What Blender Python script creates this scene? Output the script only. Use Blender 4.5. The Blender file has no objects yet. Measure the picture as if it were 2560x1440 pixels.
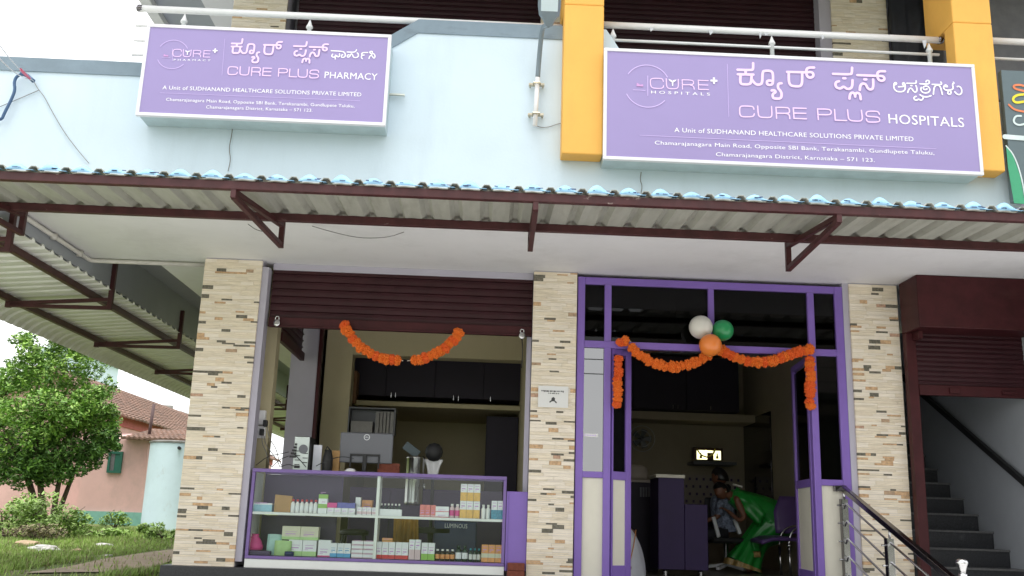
import bpy, bmesh, math, random
from mathutils import Vector, Matrix, noise
rnd = random.Random(7)
S = bpy.context.scene
COL = S.collection
R_ = math.radians
# ------------------------------------------------------------------ camera
CAMP = Vector((0.0, -9.5, 0.66))
FPX, PIT, YAW, ROL = 2405.7, 0.236813, 0.0263148, 0.0327103
_f = Vector((math.sin(YAW)*math.cos(PIT), math.cos(YAW)*math.cos(PIT), math.sin(PIT)))
_r0 = Vector((math.cos(YAW), -math.sin(YAW), 0)); _u0 = _r0.cross(_f)
_r = _r0*math.cos(ROL)+_u0*math.sin(ROL); _u = -_r0*math.sin(ROL)+_u0*math.cos(ROL)
cam = bpy.data.cameras.new("camera"); camo = bpy.data.objects.new("camera", cam); COL.objects.link(camo)
cam.sensor_width = 36; cam.lens = FPX/2560*36; cam.clip_end = 3000; cam.clip_start = .05
m = Matrix((( _r.x,_u.x,-_f.x,CAMP.x),(_r.y,_u.y,-_f.y,CAMP.y),(_r.z,_u.z,-_f.z,CAMP.z),(0,0,0,1)))
camo.matrix_world = m; S.camera = camo
# ------------------------------------------------------------------ light: bright overcast
SUN_EL, SUN_AZ = R_(77), R_(200)          # azimuth from +Y clockwise: behind the camera, a little left
w = bpy.data.worlds.new("World"); S.world = w; w.use_nodes = True
nt = w.node_tree; nt.nodes.clear()
sky = nt.nodes.new('ShaderNodeTexSky'); sky.sky_type = 'NISHITA'; sky.sun_disc = False
sky.sun_elevation = SUN_EL; sky.sun_rotation = SUN_AZ; sky.dust_density = 1.5; sky.air_density = 1.0; sky.ozone_density = 1
hs = nt.nodes.new('ShaderNodeHueSaturation'); hs.inputs['Saturation'].default_value = .30
bg = nt.nodes.new('ShaderNodeBackground'); bg.inputs[1].default_value = .15
wo = nt.nodes.new('ShaderNodeOutputWorld')
nt.links.new(sky.outputs[0], hs.inputs['Color']); cn = nt.nodes.new('ShaderNodeTexNoise'); cn.inputs['Scale'].default_value = 2.2; cn.inputs['Detail'].default_value = 7
tcw = nt.nodes.new('ShaderNodeTexCoord'); nt.links.new(tcw.outputs['Generated'], cn.inputs['Vector'])
cr = nt.nodes.new('ShaderNodeMapRange'); cr.inputs[1].default_value = .3; cr.inputs[2].default_value = .75; cr.inputs[3].default_value = 5.2; cr.inputs[4].default_value = 8.5
nt.links.new(cn.outputs['Fac'], cr.inputs[0])
mxs = nt.nodes.new('ShaderNodeMix'); mxs.data_type = 'RGBA'; mxs.inputs[0].default_value = .72
nt.links.new(hs.outputs[0], mxs.inputs[6]); nt.links.new(cr.outputs[0], mxs.inputs[7]); nt.links.new(mxs.outputs[2], bg.inputs[0]); nt.links.new(bg.outputs[0], wo.inputs[0])
sl = bpy.data.lights.new("sun", 'SUN'); sl.energy = 1.5; sl.angle = R_(35); sl.color = (1, .97, .93)
so = bpy.data.objects.new("sun", sl); COL.objects.link(so)
sd = Vector((math.sin(SUN_AZ)*math.cos(SUN_EL), math.cos(SUN_AZ)*math.cos(SUN_EL), math.sin(SUN_EL)))
so.rotation_euler = sd.to_track_quat('Z', 'Y').to_euler(); so.location = (0, -20, 30)
S.view_settings.view_transform = 'Standard'; S.view_settings.look = 'None'; S.view_settings.gamma = 1
S.view_settings.exposure = 1.08
S.cycles.max_bounces = 8; S.cycles.diffuse_bounces = 5; S.cycles.transparent_max_bounces = 12
S.cycles.use_denoising = True

# ------------------------------------------------------------------ pixel -> point on a known plane (photo pixels 2560x1440)
def ray(x, y): return _f*FPX + _r*(x-1280) - _u*(y-720)
def at(x, y, Y=0.0):
    d = ray(x, y); return CAMP + d*((Y-CAMP.y)/d.y)
def atx(x, y, X):
    d = ray(x, y); return CAMP + d*((X-CAMP.x)/d.x)
def atz(x, y, Z):
    d = ray(x, y); return CAMP + d*((Z-CAMP.z)/d.z)

# ------------------------------------------------------------------ materials
M = {}
def mat(name, col, rough=.6, metal=0, var=.10, scale=6, bump=0, bscale=60, spec=.5, coat=0, stretch=(1,1,1), trans=0):
    mt = bpy.data.materials.new(name); mt.use_nodes = True; n = mt.node_tree; b = n.nodes['Principled BSDF']
    b.inputs['Roughness'].default_value = rough; b.inputs['Metallic'].default_value = metal
    b.inputs['Specular IOR Level'].default_value = spec; b.inputs['Coat Weight'].default_value = coat
    tc = n.nodes.new('ShaderNodeTexCoord'); mp = n.nodes.new('ShaderNodeMapping'); mp.inputs['Scale'].default_value = stretch
    n.links.new(tc.outputs['Object'], mp.inputs[0])
    nz = n.nodes.new('ShaderNodeTexNoise'); nz.inputs['Scale'].default_value = scale; nz.inputs['Detail'].default_value = 6
    nz.inputs['Roughness'].default_value = .65
    n.links.new(mp.outputs[0], nz.inputs['Vector'])
    rp = n.nodes.new('ShaderNodeValToRGB')
    c = Vector(col); rp.color_ramp.elements[0].position = .3; rp.color_ramp.elements[1].position = .7
    rp.color_ramp.elements[0].color = (*[max(0, v*(1-var)) for v in c], 1); rp.color_ramp.elements[1].color = (*[min(.95, v*(1+var)) for v in c], 1)
    n.links.new(nz.outputs['Fac'], rp.inputs[0]); n.links.new(rp.outputs[0], b.inputs['Base Color'])
    if bump:
        n2 = n.nodes.new('ShaderNodeTexNoise'); n2.inputs['Scale'].default_value = bscale; n2.inputs['Detail'].default_value = 4
        n.links.new(mp.outputs[0], n2.inputs['Vector'])
        bp = n.nodes.new('ShaderNodeBump'); bp.inputs['Strength'].default_value = bump; bp.inputs['Distance'].default_value = .01
        n.links.new(n2.outputs['Fac'], bp.inputs['Height']); n.links.new(bp.outputs[0], b.inputs['Normal'])
    M[name] = mt; return mt
def stain(name, col2, scale=2.2, lo=.55, hi=.75, amt=.6, stretch=(1,1,.25)):
    """weathering patches of a second colour over an existing material"""
    n = M[name].node_tree; b = n.nodes['Principled BSDF']; src = b.inputs['Base Color'].links[0].from_socket
    tc = n.nodes.new('ShaderNodeTexCoord'); mp = n.nodes.new('ShaderNodeMapping'); mp.inputs['Scale'].default_value = stretch
    n.links.new(tc.outputs['Object'], mp.inputs[0])
    nz = n.nodes.new('ShaderNodeTexNoise'); nz.inputs['Scale'].default_value = scale; nz.inputs['Detail'].default_value = 8; nz.inputs['Roughness'].default_value = .7
    n.links.new(mp.outputs[0], nz.inputs['Vector'])
    mr = n.nodes.new('ShaderNodeMapRange'); mr.inputs[1].default_value = lo; mr.inputs[2].default_value = hi; mr.inputs[4].default_value = amt
    n.links.new(nz.outputs['Fac'], mr.inputs[0])
    mx = n.nodes.new('ShaderNodeMix'); mx.data_type = 'RGBA'; mx.inputs[7].default_value = (*col2, 1)
    n.links.new(mr.outputs[0], mx.inputs[0]); n.links.new(src, mx.inputs[6]); n.links.new(mx.outputs[2], b.inputs['Base Color'])
def glass(name, tint, refl=1.0, base=0.0, rough=.02):
    """thin architectural pane: transparent tint + fresnel gloss (+ a constant film reflectance)"""
    mt = bpy.data.materials.new(name); mt.use_nodes = True; n = mt.node_tree; n.nodes.clear()
    t = n.nodes.new('ShaderNodeBsdfTransparent'); t.inputs[0].default_value = (*tint, 1)
    g = n.nodes.new('ShaderNodeBsdfGlossy'); g.inputs['Roughness'].default_value = rough
    fr = n.nodes.new('ShaderNodeFresnel'); fr.inputs[0].default_value = 1.5
    ma = n.nodes.new('ShaderNodeMath'); ma.operation = 'MULTIPLY_ADD'; ma.inputs[1].default_value = refl; ma.inputs[2].default_value = base
    n.links.new(fr.outputs[0], ma.inputs[0])
    mx = n.nodes.new('ShaderNodeMixShader'); o = n.nodes.new('ShaderNodeOutputMaterial')
    n.links.new(ma.outputs[0], mx.inputs[0]); n.links.new(t.outputs[0], mx.inputs[1]); n.links.new(g.outputs[0], mx.inputs[2]); n.links.new(mx.outputs[0], o.inputs[0])
    M[name] = mt; return mt
def emit(name, col, st):
    mt = bpy.data.materials.new(name); mt.use_nodes = True; b = mt.node_tree.nodes['Principled BSDF']
    b.inputs['Base Color'].default_value = (*col, 1); b.inputs['Emission Color'].default_value = (*col, 1); b.inputs['Emission Strength'].default_value = st
    M[name] = mt; return mt
mat('blue_paint', (.595,.71,.80), .75, var=.035, scale=1.3, bump=.08, bscale=40); stain('blue_paint', (.47,.56,.62), 2.4, .52, .82, .42, (1,1,.16))
mat('coping_paint', (.20,.265,.32), .7, var=.12, scale=3, bump=.15, bscale=30); stain('coping_paint', (.10,.12,.13), 4, .58, .75, .6, (.4,1,1.5))
mat('white_paint', (.74,.735,.74), .8, var=.04, scale=1.1, bump=.06, bscale=50); stain('white_paint', (.45,.44,.43), 1.3, .5, .8, .42, (1,1,1))
mat('lilac_paint', (.43,.41,.48), .75, var=.05, scale=2, bump=.06)
mat('grey_paint', (.34,.36,.39), .8, var=.06, scale=2, bump=.06)
mat('yellow_paint', (.80,.43,.085), .65, var=.05, scale=2, bump=.06); stain('yellow_paint', (.50,.27,.07), 2.5, .52, .8, .4, (1,1,.3))
mat('cream_wall', (.47,.415,.26), .8, var=.06, scale=2); stain('cream_wall', (.36,.30,.17), 3, .6, .8, .4)
mat('hall_wall', (.40,.345,.25), .8, var=.06, scale=2)
mat('dark_granite', (.022,.023,.026), .35, var=.6, scale=90, spec=.5)
mat('stair_granite', (.016,.017,.02), .45, var=.7, scale=70); stain('stair_granite', (.09,.09,.09), 6, .6, .78, .6, (1,1,1))
mat('nosing_stone', (.085,.085,.085), .6, var=.3, scale=30)
mat('stone_cream', (.75,.66,.515), .78, var=.14, scale=14, bump=.55, bscale=45, stretch=(.35,1,2.2)); stain('stone_cream', (.50,.38,.24), 7, .55, .78, .5, (.3,1,1.6))
mat('stone_pale', (.80,.72,.60), .78, var=.10, scale=14, bump=.55, bscale=45, stretch=(.35,1,2.2))
mat('stone_brown', (.44,.31,.20), .8, var=.35, scale=30, bump=.5); mat('stone_tan', (.56,.37,.21), .8, var=.3, scale=30, bump=.5)
mat('stone_rust', (.50,.32,.22), .8, var=.35, scale=30, bump=.5); mat('stone_dark', (.15,.138,.105), .8, var=.5, scale=45, bump=.5)
mat('maroon_metal', (.050,.010,.012), .5, var=.25, scale=6, spec=.25); stain('maroon_metal', (.085,.035,.03), 5, .6, .8, .5, (.3,1,1))
mat('shutter_metal', (.036,.0095,.013), .48, var=.25, scale=5, spec=.25); stain('shutter_metal', (.07,.035,.035), 6, .6, .8, .4, (.15,1,1))
mat('shutter_upper', (.028,.007,.011), .5, var=.25, scale=5, spec=.25)
mat('frame_steel', (.055,.015,.016), .5, var=.3, scale=9, spec=.4); stain('frame_steel', (.33,.27,.24), 14, .66, .72, .8, (.5,1,1))
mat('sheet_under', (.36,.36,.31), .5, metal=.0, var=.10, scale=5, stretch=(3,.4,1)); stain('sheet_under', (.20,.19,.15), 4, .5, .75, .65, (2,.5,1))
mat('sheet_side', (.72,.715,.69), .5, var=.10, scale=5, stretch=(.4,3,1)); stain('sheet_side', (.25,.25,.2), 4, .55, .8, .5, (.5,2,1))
mat('film_blue', (.27,.50,.70), .6, var=.18, scale=9)
mat('film_ink', (.06,.10,.20), .6)
mat('purple_frame', (.20,.115,.425), .36, var=.06, scale=3, spec=.5)
mat('trim_purple', (.17,.105,.31), .4, var=.1); mat('rack_carton', (.30,.29,.28), .7, var=.15)
mat('purple_deep', (.055,.028,.10), .4, var=.1)
mat('purple_cabinet', (.010,.005,.018), .6, var=.15)
mat('desk_purple', (.028,.011,.072), .6, var=.1); stain('desk_purple', (.06,.04,.11), 9, .62, .75, .4, (1,1,1))
mat('panel_cream', (.70,.67,.56), .6, var=.03)
mat('sign_purple', (.295,.24,.475), .4, var=.025, scale=1.5)
mat('sign_edge', (.72,.72,.76), .4, var=.03); mat('sign_side', (.44,.55,.58), .45, var=.10, scale=5); stain('sign_side', (.27,.36,.39), 3, .55, .8, .5, (1,1,1))
mat('ink_pink', (.80,.58,.88), .5, var=.02); mat('ink_white', (.90,.90,.93), .5, var=.02); mat('ink_faint', (.52,.40,.76), .5, var=.02)
mat('ink_mid', (.60,.47,.80), .5, var=.02); mat('ink_rose', (.55,.30,.60), .5, var=.02)
mat('steel', (.62,.62,.62), .22, metal=1, var=.06); mat('steel_mid', (.30,.30,.29), .2, metal=1, var=.1); mat('steel_dark', (.17,.16,.17), .18, metal=1, var=.15)
mat('white_enamel', (.80,.80,.81), .35, var=.03); mat('white_pipe', (.60,.58,.53), .5, var=.08)
mat('lamp_grey', (.17,.215,.245), .4, var=.08); mat('lamp_lens', (.62,.74,.78), .15, var=.03)
mat('galv', (.62,.63,.56), .4, metal=.6, var=.15)
mat('brass', (.52,.47,.36), .3, metal=.8)
mat('black_plastic', (.012,.012,.013), .55, var=.1); mat('cable_black', (.012,.012,.013), .5); mat('cable_blue', (.05,.11,.22), .5); mat('cable_thin', (.20,.20,.19), .6)
mat('tape_red', (.55,.03,.10), .5); mat('wire_light', (.50,.52,.55), .5)
mat('marigold', (.86,.16,.012), .7, var=.35, scale=45, bump=.3); mat('marigold_deep', (.72,.105,.01), .7, var=.4, scale=45)
mat('thread', (.55,.5,.4), .8)
mat('balloon_white', (.66,.64,.58), .3, var=.01, coat=.3); mat('balloon_green', (.012,.27,.085), .3, var=.01, coat=.3); mat('balloon_orange', (.80,.22,.035), .3, var=.01, coat=.3)
mat('paper', (.72,.72,.70), .8, var=.02); mat('ink_black', (.05,.05,.05), .7)
mat('carton_white', (.80,.82,.83), .6, var=.03); mat('carton_cream', (.66,.64,.50), .6, var=.05); mat('carton_pink', (.68,.52,.54), .6, var=.05)
mat('p_blue', (.10,.36,.62), .5); mat('p_sky', (.30,.55,.66), .5, var=.12, scale=20); mat('p_red', (.62,.05,.06), .5); mat('p_coral', (.70,.20,.17), .5, var=.15, scale=40); mat('p_green', (.28,.52,.10), .5)
mat('p_lime', (.42,.62,.28), .5, var=.12, scale=12); mat('p_teal', (.04,.26,.38), .5, var=.3, scale=40); mat('p_yellow', (.72,.43,.09), .5, var=.15, scale=30); mat('p_orange', (.72,.33,.12), .5, var=.15, scale=30)
mat('p_magenta', (.62,.05,.25), .5); mat('p_navy', (.02,.03,.12), .4); mat('p_violet', (.10,.11,.38), .5); mat('kraft', (.42,.24,.085), .6, var=.12, scale=10)
mat('p_mint', (.40,.62,.58), .45, var=.2, scale=8); mat('amber_dark', (.018,.010,.008), .2); mat('green_dark', (.012,.035,.03), .2); mat('cap_white', (.82,.82,.80), .4)
mat('brick_red', (.17,.045,.025), .85, var=.25, scale=30, bump=.4)
mat('floor_tile', (.16,.14,.13), .3, var=.1); mat('ceiling', (.52,.50,.46), .8, var=.03)
mat('shelf_white', (.78,.80,.76), .5, var=.03); mat('grey_back', (.12,.125,.14), .45, var=.04); mat('pc_silver', (.52,.58,.55), .4, metal=.3, var=.08)
mat('gold_cloth', (.38,.20,.03), .5, var=.4, scale=10, stretch=(4,4,.5)); mat('carton_brown', (.20,.105,.05), .8, var=.15)
mat('skin', (.20,.085,.045), .5, var=.08, scale=20); mat('hair', (.006,.005,.005), .4); mat('sari', (.013,.28,.034), .34, var=.18, scale=7, spec=.6); mat('sari_border', (.42,.29,.10), .4, var=.5, scale=35)
mat('shirt_print', (.17,.20,.27), .8, var=.95, scale=22); mat('dark_cloth', (.02,.02,.025), .8); mat('white_cloth', (.74,.76,.82), .8, var=.06, bump=.2, bscale=12); mat('flower_white', (.7,.68,.6), .7)
mat('chair_purple', (.11,.06,.20), .4); mat('board_dark', (.10,.14,.155), .5, var=.06); mat('board_green', (.045,.33,.17), .5); mat('board_pale', (.6,.7,.7), .5)
mat('letter_orange', (.72,.20,.08), .5); mat('letter_yellow', (.75,.62,.03), .5); mat('ac_dark', (.12,.12,.125), .5, var=.2); mat('tarp_black', (.012,.013,.018), .45, var=.4, scale=6, bump=.8, bscale=5)
mat('house_pink', (.68,.43,.40), .85, var=.07, scale=1.5, bump=.1); stain('house_pink', (.34,.26,.22), .9, .52, .8, .6, (1,1,.6))
mat('house_red', (.45,.13,.115), .85, var=.1); mat('house_green', (.20,.42,.36), .7, var=.15); mat('window_green', (.02,.12,.085), .5)
mat('tile_roof', (.215,.125,.09), .85, var=.4, scale=7, bump=.3); stain('tile_roof', (.085,.065,.05), 2.2, .42, .7, .8, (1,1,1))
mat('tank_paint', (.60,.74,.80), .7, var=.06, scale=2, bump=.1); stain('tank_paint', (.40,.42,.40), 3, .6, .75, .6, (1,1,.5))
mat('concrete', (.26,.25,.24), .9, var=.3, scale=5, bump=.3); mat('iron_pole', (.10,.06,.06), .7)
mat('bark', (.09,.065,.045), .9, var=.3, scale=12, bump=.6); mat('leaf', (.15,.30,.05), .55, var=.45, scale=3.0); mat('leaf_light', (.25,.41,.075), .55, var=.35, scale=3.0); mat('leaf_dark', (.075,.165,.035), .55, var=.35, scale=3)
mat('weed', (.24,.36,.10), .6, var=.4, scale=3); mat('weed_dry', (.27,.24,.13), .7, var=.3); mat('grass', (.27,.40,.09), .65, var=.4, scale=.9); mat('soil', (.42,.33,.25), .95, var=.2, scale=2, bump=.5, bscale=15)
mat('ground_mix', (.14,.19,.05), .95, var=.35, scale=1.5, bump=.6, bscale=20); stain('ground_mix', (.20,.15,.09), 1.0, .5, .65, .8, (1,1,1))
mat('forecourt_earth', (.66,.655,.65), .95, var=.2, scale=3, bump=.4, bscale=25)
mat('asphalt', (.34,.32,.30), .9, var=.2, scale=20, bump=.3); mat('rubble_white', (.62,.60,.58), .9, var=.15, bump=.4); mat('rubble_tan', (.42,.31,.20), .9, var=.2, bump=.4)
mat('mirror_panel', (.012,.010,.014), .06, var=.05, spec=.9); mat('mirror_strip', (.06,.055,.055), .05, metal=.6, var=.02); mat('deity_frame', (.05,.02,.012), .4); mat('garland_yellow', (.5,.4,.03), .7)
emit('lit_picture', (.95, .92, .50), 1.1); mat('board_dots', (.38,.33,.27), .6, var=.05); mat('opposite_wall', (.30,.27,.24), .9, var=.2); mat('opposite_dark', (.04,.05,.035), .9, var=.4)
glass('clear_glass', (.95,.98,.965), .55, .0); glass('dark_glass', (.10,.10,.11), .5, 0.0); glass('film_glass', (.10,.10,.11), 1.0, .20, .01); glass('door_glass', (.16,.16,.18), .6, .0)

# ------------------------------------------------------------------ builders
def tag(o, label=None, cat=None, group=None, kind=None):
    if label: o['label'] = label
    if cat: o['category'] = cat
    if group: o['group'] = group
    if kind: o['kind'] = kind
    return o
def thing(name, label, cat, loc, group=None, kind=None):
    o = bpy.data.objects.new(name, None); COL.objects.link(o); o.location = loc; o.empty_display_size = .1
    return tag(o, label, cat, group, kind)
def wloc(o):
    v = Vector(o.location)
    while o.parent: o = o.parent; v += Vector(o.location)
    return v
class MB:
    def __init__(s): s.v = []; s.f = []; s.mi = []
    def add(s, vs, fs, mi=0):
        k = len(s.v); s.v += [tuple(v) for v in vs]
        for f in fs: s.f.append(tuple(i+k for i in f)); s.mi.append(mi)
        return s
    def box(s, x0, x1, y0, y1, z0, z1, mi=0):
        return s.add([(x0,y0,z0),(x1,y0,z0),(x1,y1,z0),(x0,y1,z0),(x0,y0,z1),(x1,y0,z1),(x1,y1,z1),(x0,y1,z1)],
            [(0,3,2,1),(4,5,6,7),(0,1,5,4),(1,2,6,5),(2,3,7,6),(3,0,4,7)], mi)
    def bar(s, p, q, w, h=None, up=(0,0,1), mi=0):
        p, q = Vector(p), Vector(q); h = h or w; d = (q-p).normalized(); u = Vector(up)
        if abs(d.dot(u)) > .98: u = Vector((0,1,0))
        a = d.cross(u).normalized()*w/2; b = a.cross(d).normalized()*h/2
        return s.add([p-a-b,p+a-b,p+a+b,p-a+b,q-a-b,q+a-b,q+a+b,q-a+b],[(0,1,2,3),(7,6,5,4),(0,4,5,1),(1,5,6,2),(2,6,7,3),(3,7,4,0)], mi)
    def tube(s, pts, r, n=8, mi=0, caps=True):
        pts = [Vector(p) for p in pts]; rs = r if isinstance(r, (list, tuple)) else [r]*len(pts)
        k = len(s.v); prev = None
        for i, p in enumerate(pts):
            d = (pts[min(i+1,len(pts)-1)]-pts[max(i-1,0)]).normalized()
            if prev is None:
                a = d.cross(Vector((0,0,1))); a = a if a.length > .05 else d.cross(Vector((0,1,0)))
            else: a = prev - d*prev.dot(d)
            a.normalize(); prev = a; b = d.cross(a)
            for j in range(n):
                t = 2*math.pi*j/n; s.v.append(tuple(p+(a*math.cos(t)+b*math.sin(t))*rs[i]))
        for i in range(len(pts)-1):
            for j in range(n):
                s.f.append((k+i*n+j, k+i*n+(j+1)%n, k+(i+1)*n+(j+1)%n, k+(i+1)*n+j)); s.mi.append(mi)
        if caps:
            s.f.append(tuple(k+j for j in range(n))[::-1]); s.mi.append(mi)
            s.f.append(tuple(k+(len(pts)-1)*n+j for j in range(n))); s.mi.append(mi)
        return s
    def lathe(s, prof, c=(0,0,0), n=20, mi=0, sx=1, sy=1):
        k = len(s.v); c = Vector(c)
        for (r, z) in prof:
            for j in range(n):
                t = 2*math.pi*j/n; s.v.append((c.x+r*math.cos(t)*sx, c.y+r*math.sin(t)*sy, c.z+z))
        for i in range(len(prof)-1):
            for j in range(n): s.f.append((k+i*n+j, k+i*n+(j+1)%n, k+(i+1)*n+(j+1)%n, k+(i+1)*n+j)); s.mi.append(mi)
        s.f.append(tuple(k+j for j in range(n))[::-1]); s.mi.append(mi); s.f.append(tuple(k+(len(prof)-1)*n+j for j in range(n))); s.mi.append(mi)
        return s
    def prism(s, pts, d, mi=0):
        """closed outline pts (3-D) pushed along d"""
        n = len(pts); d = Vector(d); a = [Vector(p) for p in pts]
        return s.add(a+[p+d for p in a], [tuple(range(n)), tuple(range(2*n-1, n-1, -1))]+[(i, i+n, (i+1)%n+n, (i+1)%n) for i in range(n)], mi)
    def grid(s, rows, mi=0, close=False):
        k = len(s.v); nc = len(rows[0])
        for r in rows: s.v += [tuple(p) for p in r]
        for i in range(len(rows)-1):
            for j in range(nc if close else nc-1):
                s.f.append((k+i*nc+j, k+i*nc+(j+1)%nc, k+(i+1)*nc+(j+1)%nc, k+(i+1)*nc+j)); s.mi.append(mi)
        return s
    def build(s, name, mats, parent=None, bevel=0, smooth=False, recalc=True, solid=0, sub=0):
        me = bpy.data.meshes.new(name)
        off = wloc(parent) if parent else Vector((0,0,0))
        me.from_pydata([tuple(Vector(v)-off) for v in s.v], [], s.f)
        for mm in (mats if isinstance(mats, (list, tuple)) else [mats]): me.materials.append(M[mm])
        me.polygons.foreach_set('material_index', s.mi)
        if recalc:
            bm = bmesh.new(); bm.from_mesh(me); bmesh.ops.recalc_face_normals(bm, faces=bm.faces); bm.to_mesh(me); bm.free()
        if smooth: me.polygons.foreach_set('use_smooth', [True]*len(me.polygons))
        o = bpy.data.objects.new(name, me); COL.objects.link(o)
        if parent: o.parent = parent
        if solid: md = o.modifiers.new('s','SOLIDIFY'); md.thickness = solid
        if sub: md = o.modifiers.new('u','SUBSURF'); md.levels = sub; md.render_levels = sub
        if bevel: md = o.modifiers.new('b','BEVEL'); md.width = bevel; md.segments = 2; md.limit_method = 'ANGLE'
        return o
def solo(o, label, cat, group=None, kind=None, loc=None):
    """a thing that is one mesh: bring its origin to its base"""
    me = o.data
    if loc is None:
        xs = [v.co for v in me.vertices]; loc = Vector((sum(v.x for v in xs)/len(xs), sum(v.y for v in xs)/len(xs), min(v.z for v in xs)))
    me.transform(Matrix.Translation(-Vector(loc))); o.location = loc
    return tag(o, label, cat, group, kind)
def copy_tree(o, parent=None):
    c = o.copy(); COL.objects.link(c); c.parent = parent
    for ch in o.children: copy_tree(ch, c)
    return c
def smooth_path(pts, it=2, closed=False):
    for _ in range(it):
        q = [pts[0]]
        for a, b in zip(pts, pts[1:]): q += [tuple(.75*x+.25*y for x, y in zip(a, b)), tuple(.25*x+.75*y for x, y in zip(a, b))]
        q.append(pts[-1]); pts = q
    return pts
def ribbon(mb, pts, wd, Y, mi=0, it=2, cap=True):
    """flat painted stroke: (x,z) polyline -> strip on plane Y"""
    pts = smooth_path(pts, it); P = [Vector(p) for p in pts]; rows = []
    Q = [P[0]]
    for p in P[1:]:
        if (p-Q[-1]).length > 1e-5: Q.append(p)
    P = Q; n = len(P); L = []; Rr = []
    for i, p in enumerate(P):
        d = (P[min(i+1,n-1)]-P[max(i-1,0)]).normalized(); nn = Vector((-d.y, d.x))*wd/2; L.append(p+nn); Rr.append(p-nn)
    if cap:
        for (idx, sg) in ((0,-1),(n-1,1)):
            d = (P[min(idx+1,n-1)]-P[max(idx-1,0)]).normalized()*sg; nn = Vector((-d.y, d.x))
            fan = [P[idx]+(nn*math.cos(t)+d*math.sin(t))*wd/2 for t in [math.pi*j/6 for j in range(7)]]
            mb.add([(q.x, Y-(.0017 if idx else -.0001), q.y) for q in fan], [tuple(range(7))], mi)
    mb.grid([[(l.x, Y-.0016*i/n, l.y), (r.x, Y-.0016*i/n, r.y)] for i, (l, r) in enumerate(zip(L, Rr))], mi)
_cap = {}
def text(s, p0, p1, caph, Y, mt, parent, name, bold=0):
    """lettering on plane Y from p0 to p1 (x,z of the baseline)"""
    cu = bpy.data.curves.new(name, 'FONT'); cu.body = s; cu.size = 1; cu.resolution_u = 3; cu.offset = bold*.4; cu.space_character = 1.04
    ob = bpy.data.objects.new(name+'_tmp', cu); COL.objects.link(ob)
    dg = bpy.context.evaluated_depsgraph_get(); me = bpy.data.meshes.new_from_object(ob.evaluated_get(dg))
    bpy.data.objects.remove(ob)
    xs = [v.co.x for v in me.vertices]; x0, x1 = min(xs), max(xs)
    W = math.hypot(p1[0]-p0[0], p1[1]-p0[1]); sx = W/(x1-x0); sz = caph/.72; tl = (p1[1]-p0[1])/(p1[0]-p0[0])
    off = wloc(parent)
    for v in me.vertices:
        X = p0[0]+(v.co.x-x0)*sx; Z = p0[1]+v.co.y*sz+(X-p0[0])*tl; v.co = Vector((X, Y, Z))-off
    me.materials.clear(); me.materials.append(M[mt])
    o = bpy.data.objects.new(name, me); COL.objects.link(o); o.parent = parent; return o

# ------------------------------------------------------------------ ground (one sheet to the horizon) and road
def gz(x, y):
    if y < -6: z = -.85
    elif y < .3: z = -.85+.75*max(0, (y+4)/4.3)*min(1, max(0, (-3.3-x)/1.5))
    elif x > -3.3: z = -.85
    else: z = -.10+min(y, 60)*.019-.75*max(0, 1-(-3.3-x)/.5)*(1 if y < 9 else 0)
    return z + .05*noise.noise(Vector((x*.35, y*.35, 0))) if y > .3 else z
xs = [-900,-400,-150,-70,-40]+[-30+i*1.0 for i in range(31)]+[4,10,20,40,80,200,500,900]
ys = [-900,-300,-100,-40,-20,-12,-9,-6,-4,-2,-1]+[i*.8 for i in range(30)]+[26,30,36,45,60,100,300,900]
mb = MB(); mb.grid([[(x, y, gz(x, y) if abs(x) < 100 else gz(0, y)) for x in xs] for y in ys])
tag(mb.build('ground', 'ground_mix', smooth=True), kind='structure')
mb = MB(); mb.box(-200, 200, -8.19, -4.1, -1.2, -.80); mb.box(-3.6, 40, -4.099, -.5, -1.2, -.801); tag(mb.build('forecourt', 'forecourt_earth'), kind='structure')
mb = MB(); mb.box(-200, 200, -16, -8.2, -.96, -.842); tag(mb.build('road', 'asphalt'), kind='structure')
p = [atz(60,1440,-.08), atz(250,1408,-.06), atz(440,1388,-.05), atz(700,1372,-.05)]
q = [atz(330,1440,-.1), atz(400,1425,-.1), atz(440,1412,-.09), atz(700,1400,-.09)]
mb = MB(); rows = []
for i in range(13):
    t = i/12*3; k = min(int(t), 2); u = t-k
    a = p[k].lerp(p[k+1], u); b = q[k].lerp(q[k+1], u)
    rows.append([(c.x, c.y, gz(c.x, c.y)+.015) for c in [a.lerp(b, j/6) for j in range(7)]])
mb.grid(rows); tag(mb.build('path', 'soil', smooth=True), kind='structure')

# ================================================================== THE SHOP BUILDING
ZS = 3.15; YP = -1.5
B = thing('shop_building', 'two storey shop building with pale blue parapet, yellow fins and stone clad pillars', 'building', (0.7, 1.5, -.3))
def part(mb, name, mt, parent=B, **k): return mb.build(name, mt, parent, **k)
# parapet: low at the left, ramped up to a raised middle, low again behind the hospital board
def parapet_outline(off=0):
    return [(-6.5,3.152),(4.72,3.152),(4.72,4.52),(1.35,4.52),(1.0,5.07),(-.72,5.07),(-1.02,4.86),(-1.02,4.52),(-6.5,4.52)]
o = parapet_outline(); mb = MB(); mb.prism([(x, YP, z) for x, z in o], (0,.14,0)); part(mb, 'parapet', 'blue_paint', bevel=.008)
mb = MB()
def band(x0, z0, x1, z1, h): mb.prism([(x0,YP-.012,z0-h),(x1,YP-.012,z1-h),(x1,YP-.012,z1+.006),(x0,YP-.012,z0+.006)], (0,.17,0))
band(-6.5,4.52,-1.02,4.52,.125); part(mb, 'coping', 'coping_paint'); mb = MB(); band(-1.02,4.86,-.72,5.07,.13); band(-.72,5.07,.60,5.07,.13); part(mb, 'coping', 'coping_paint')
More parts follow.
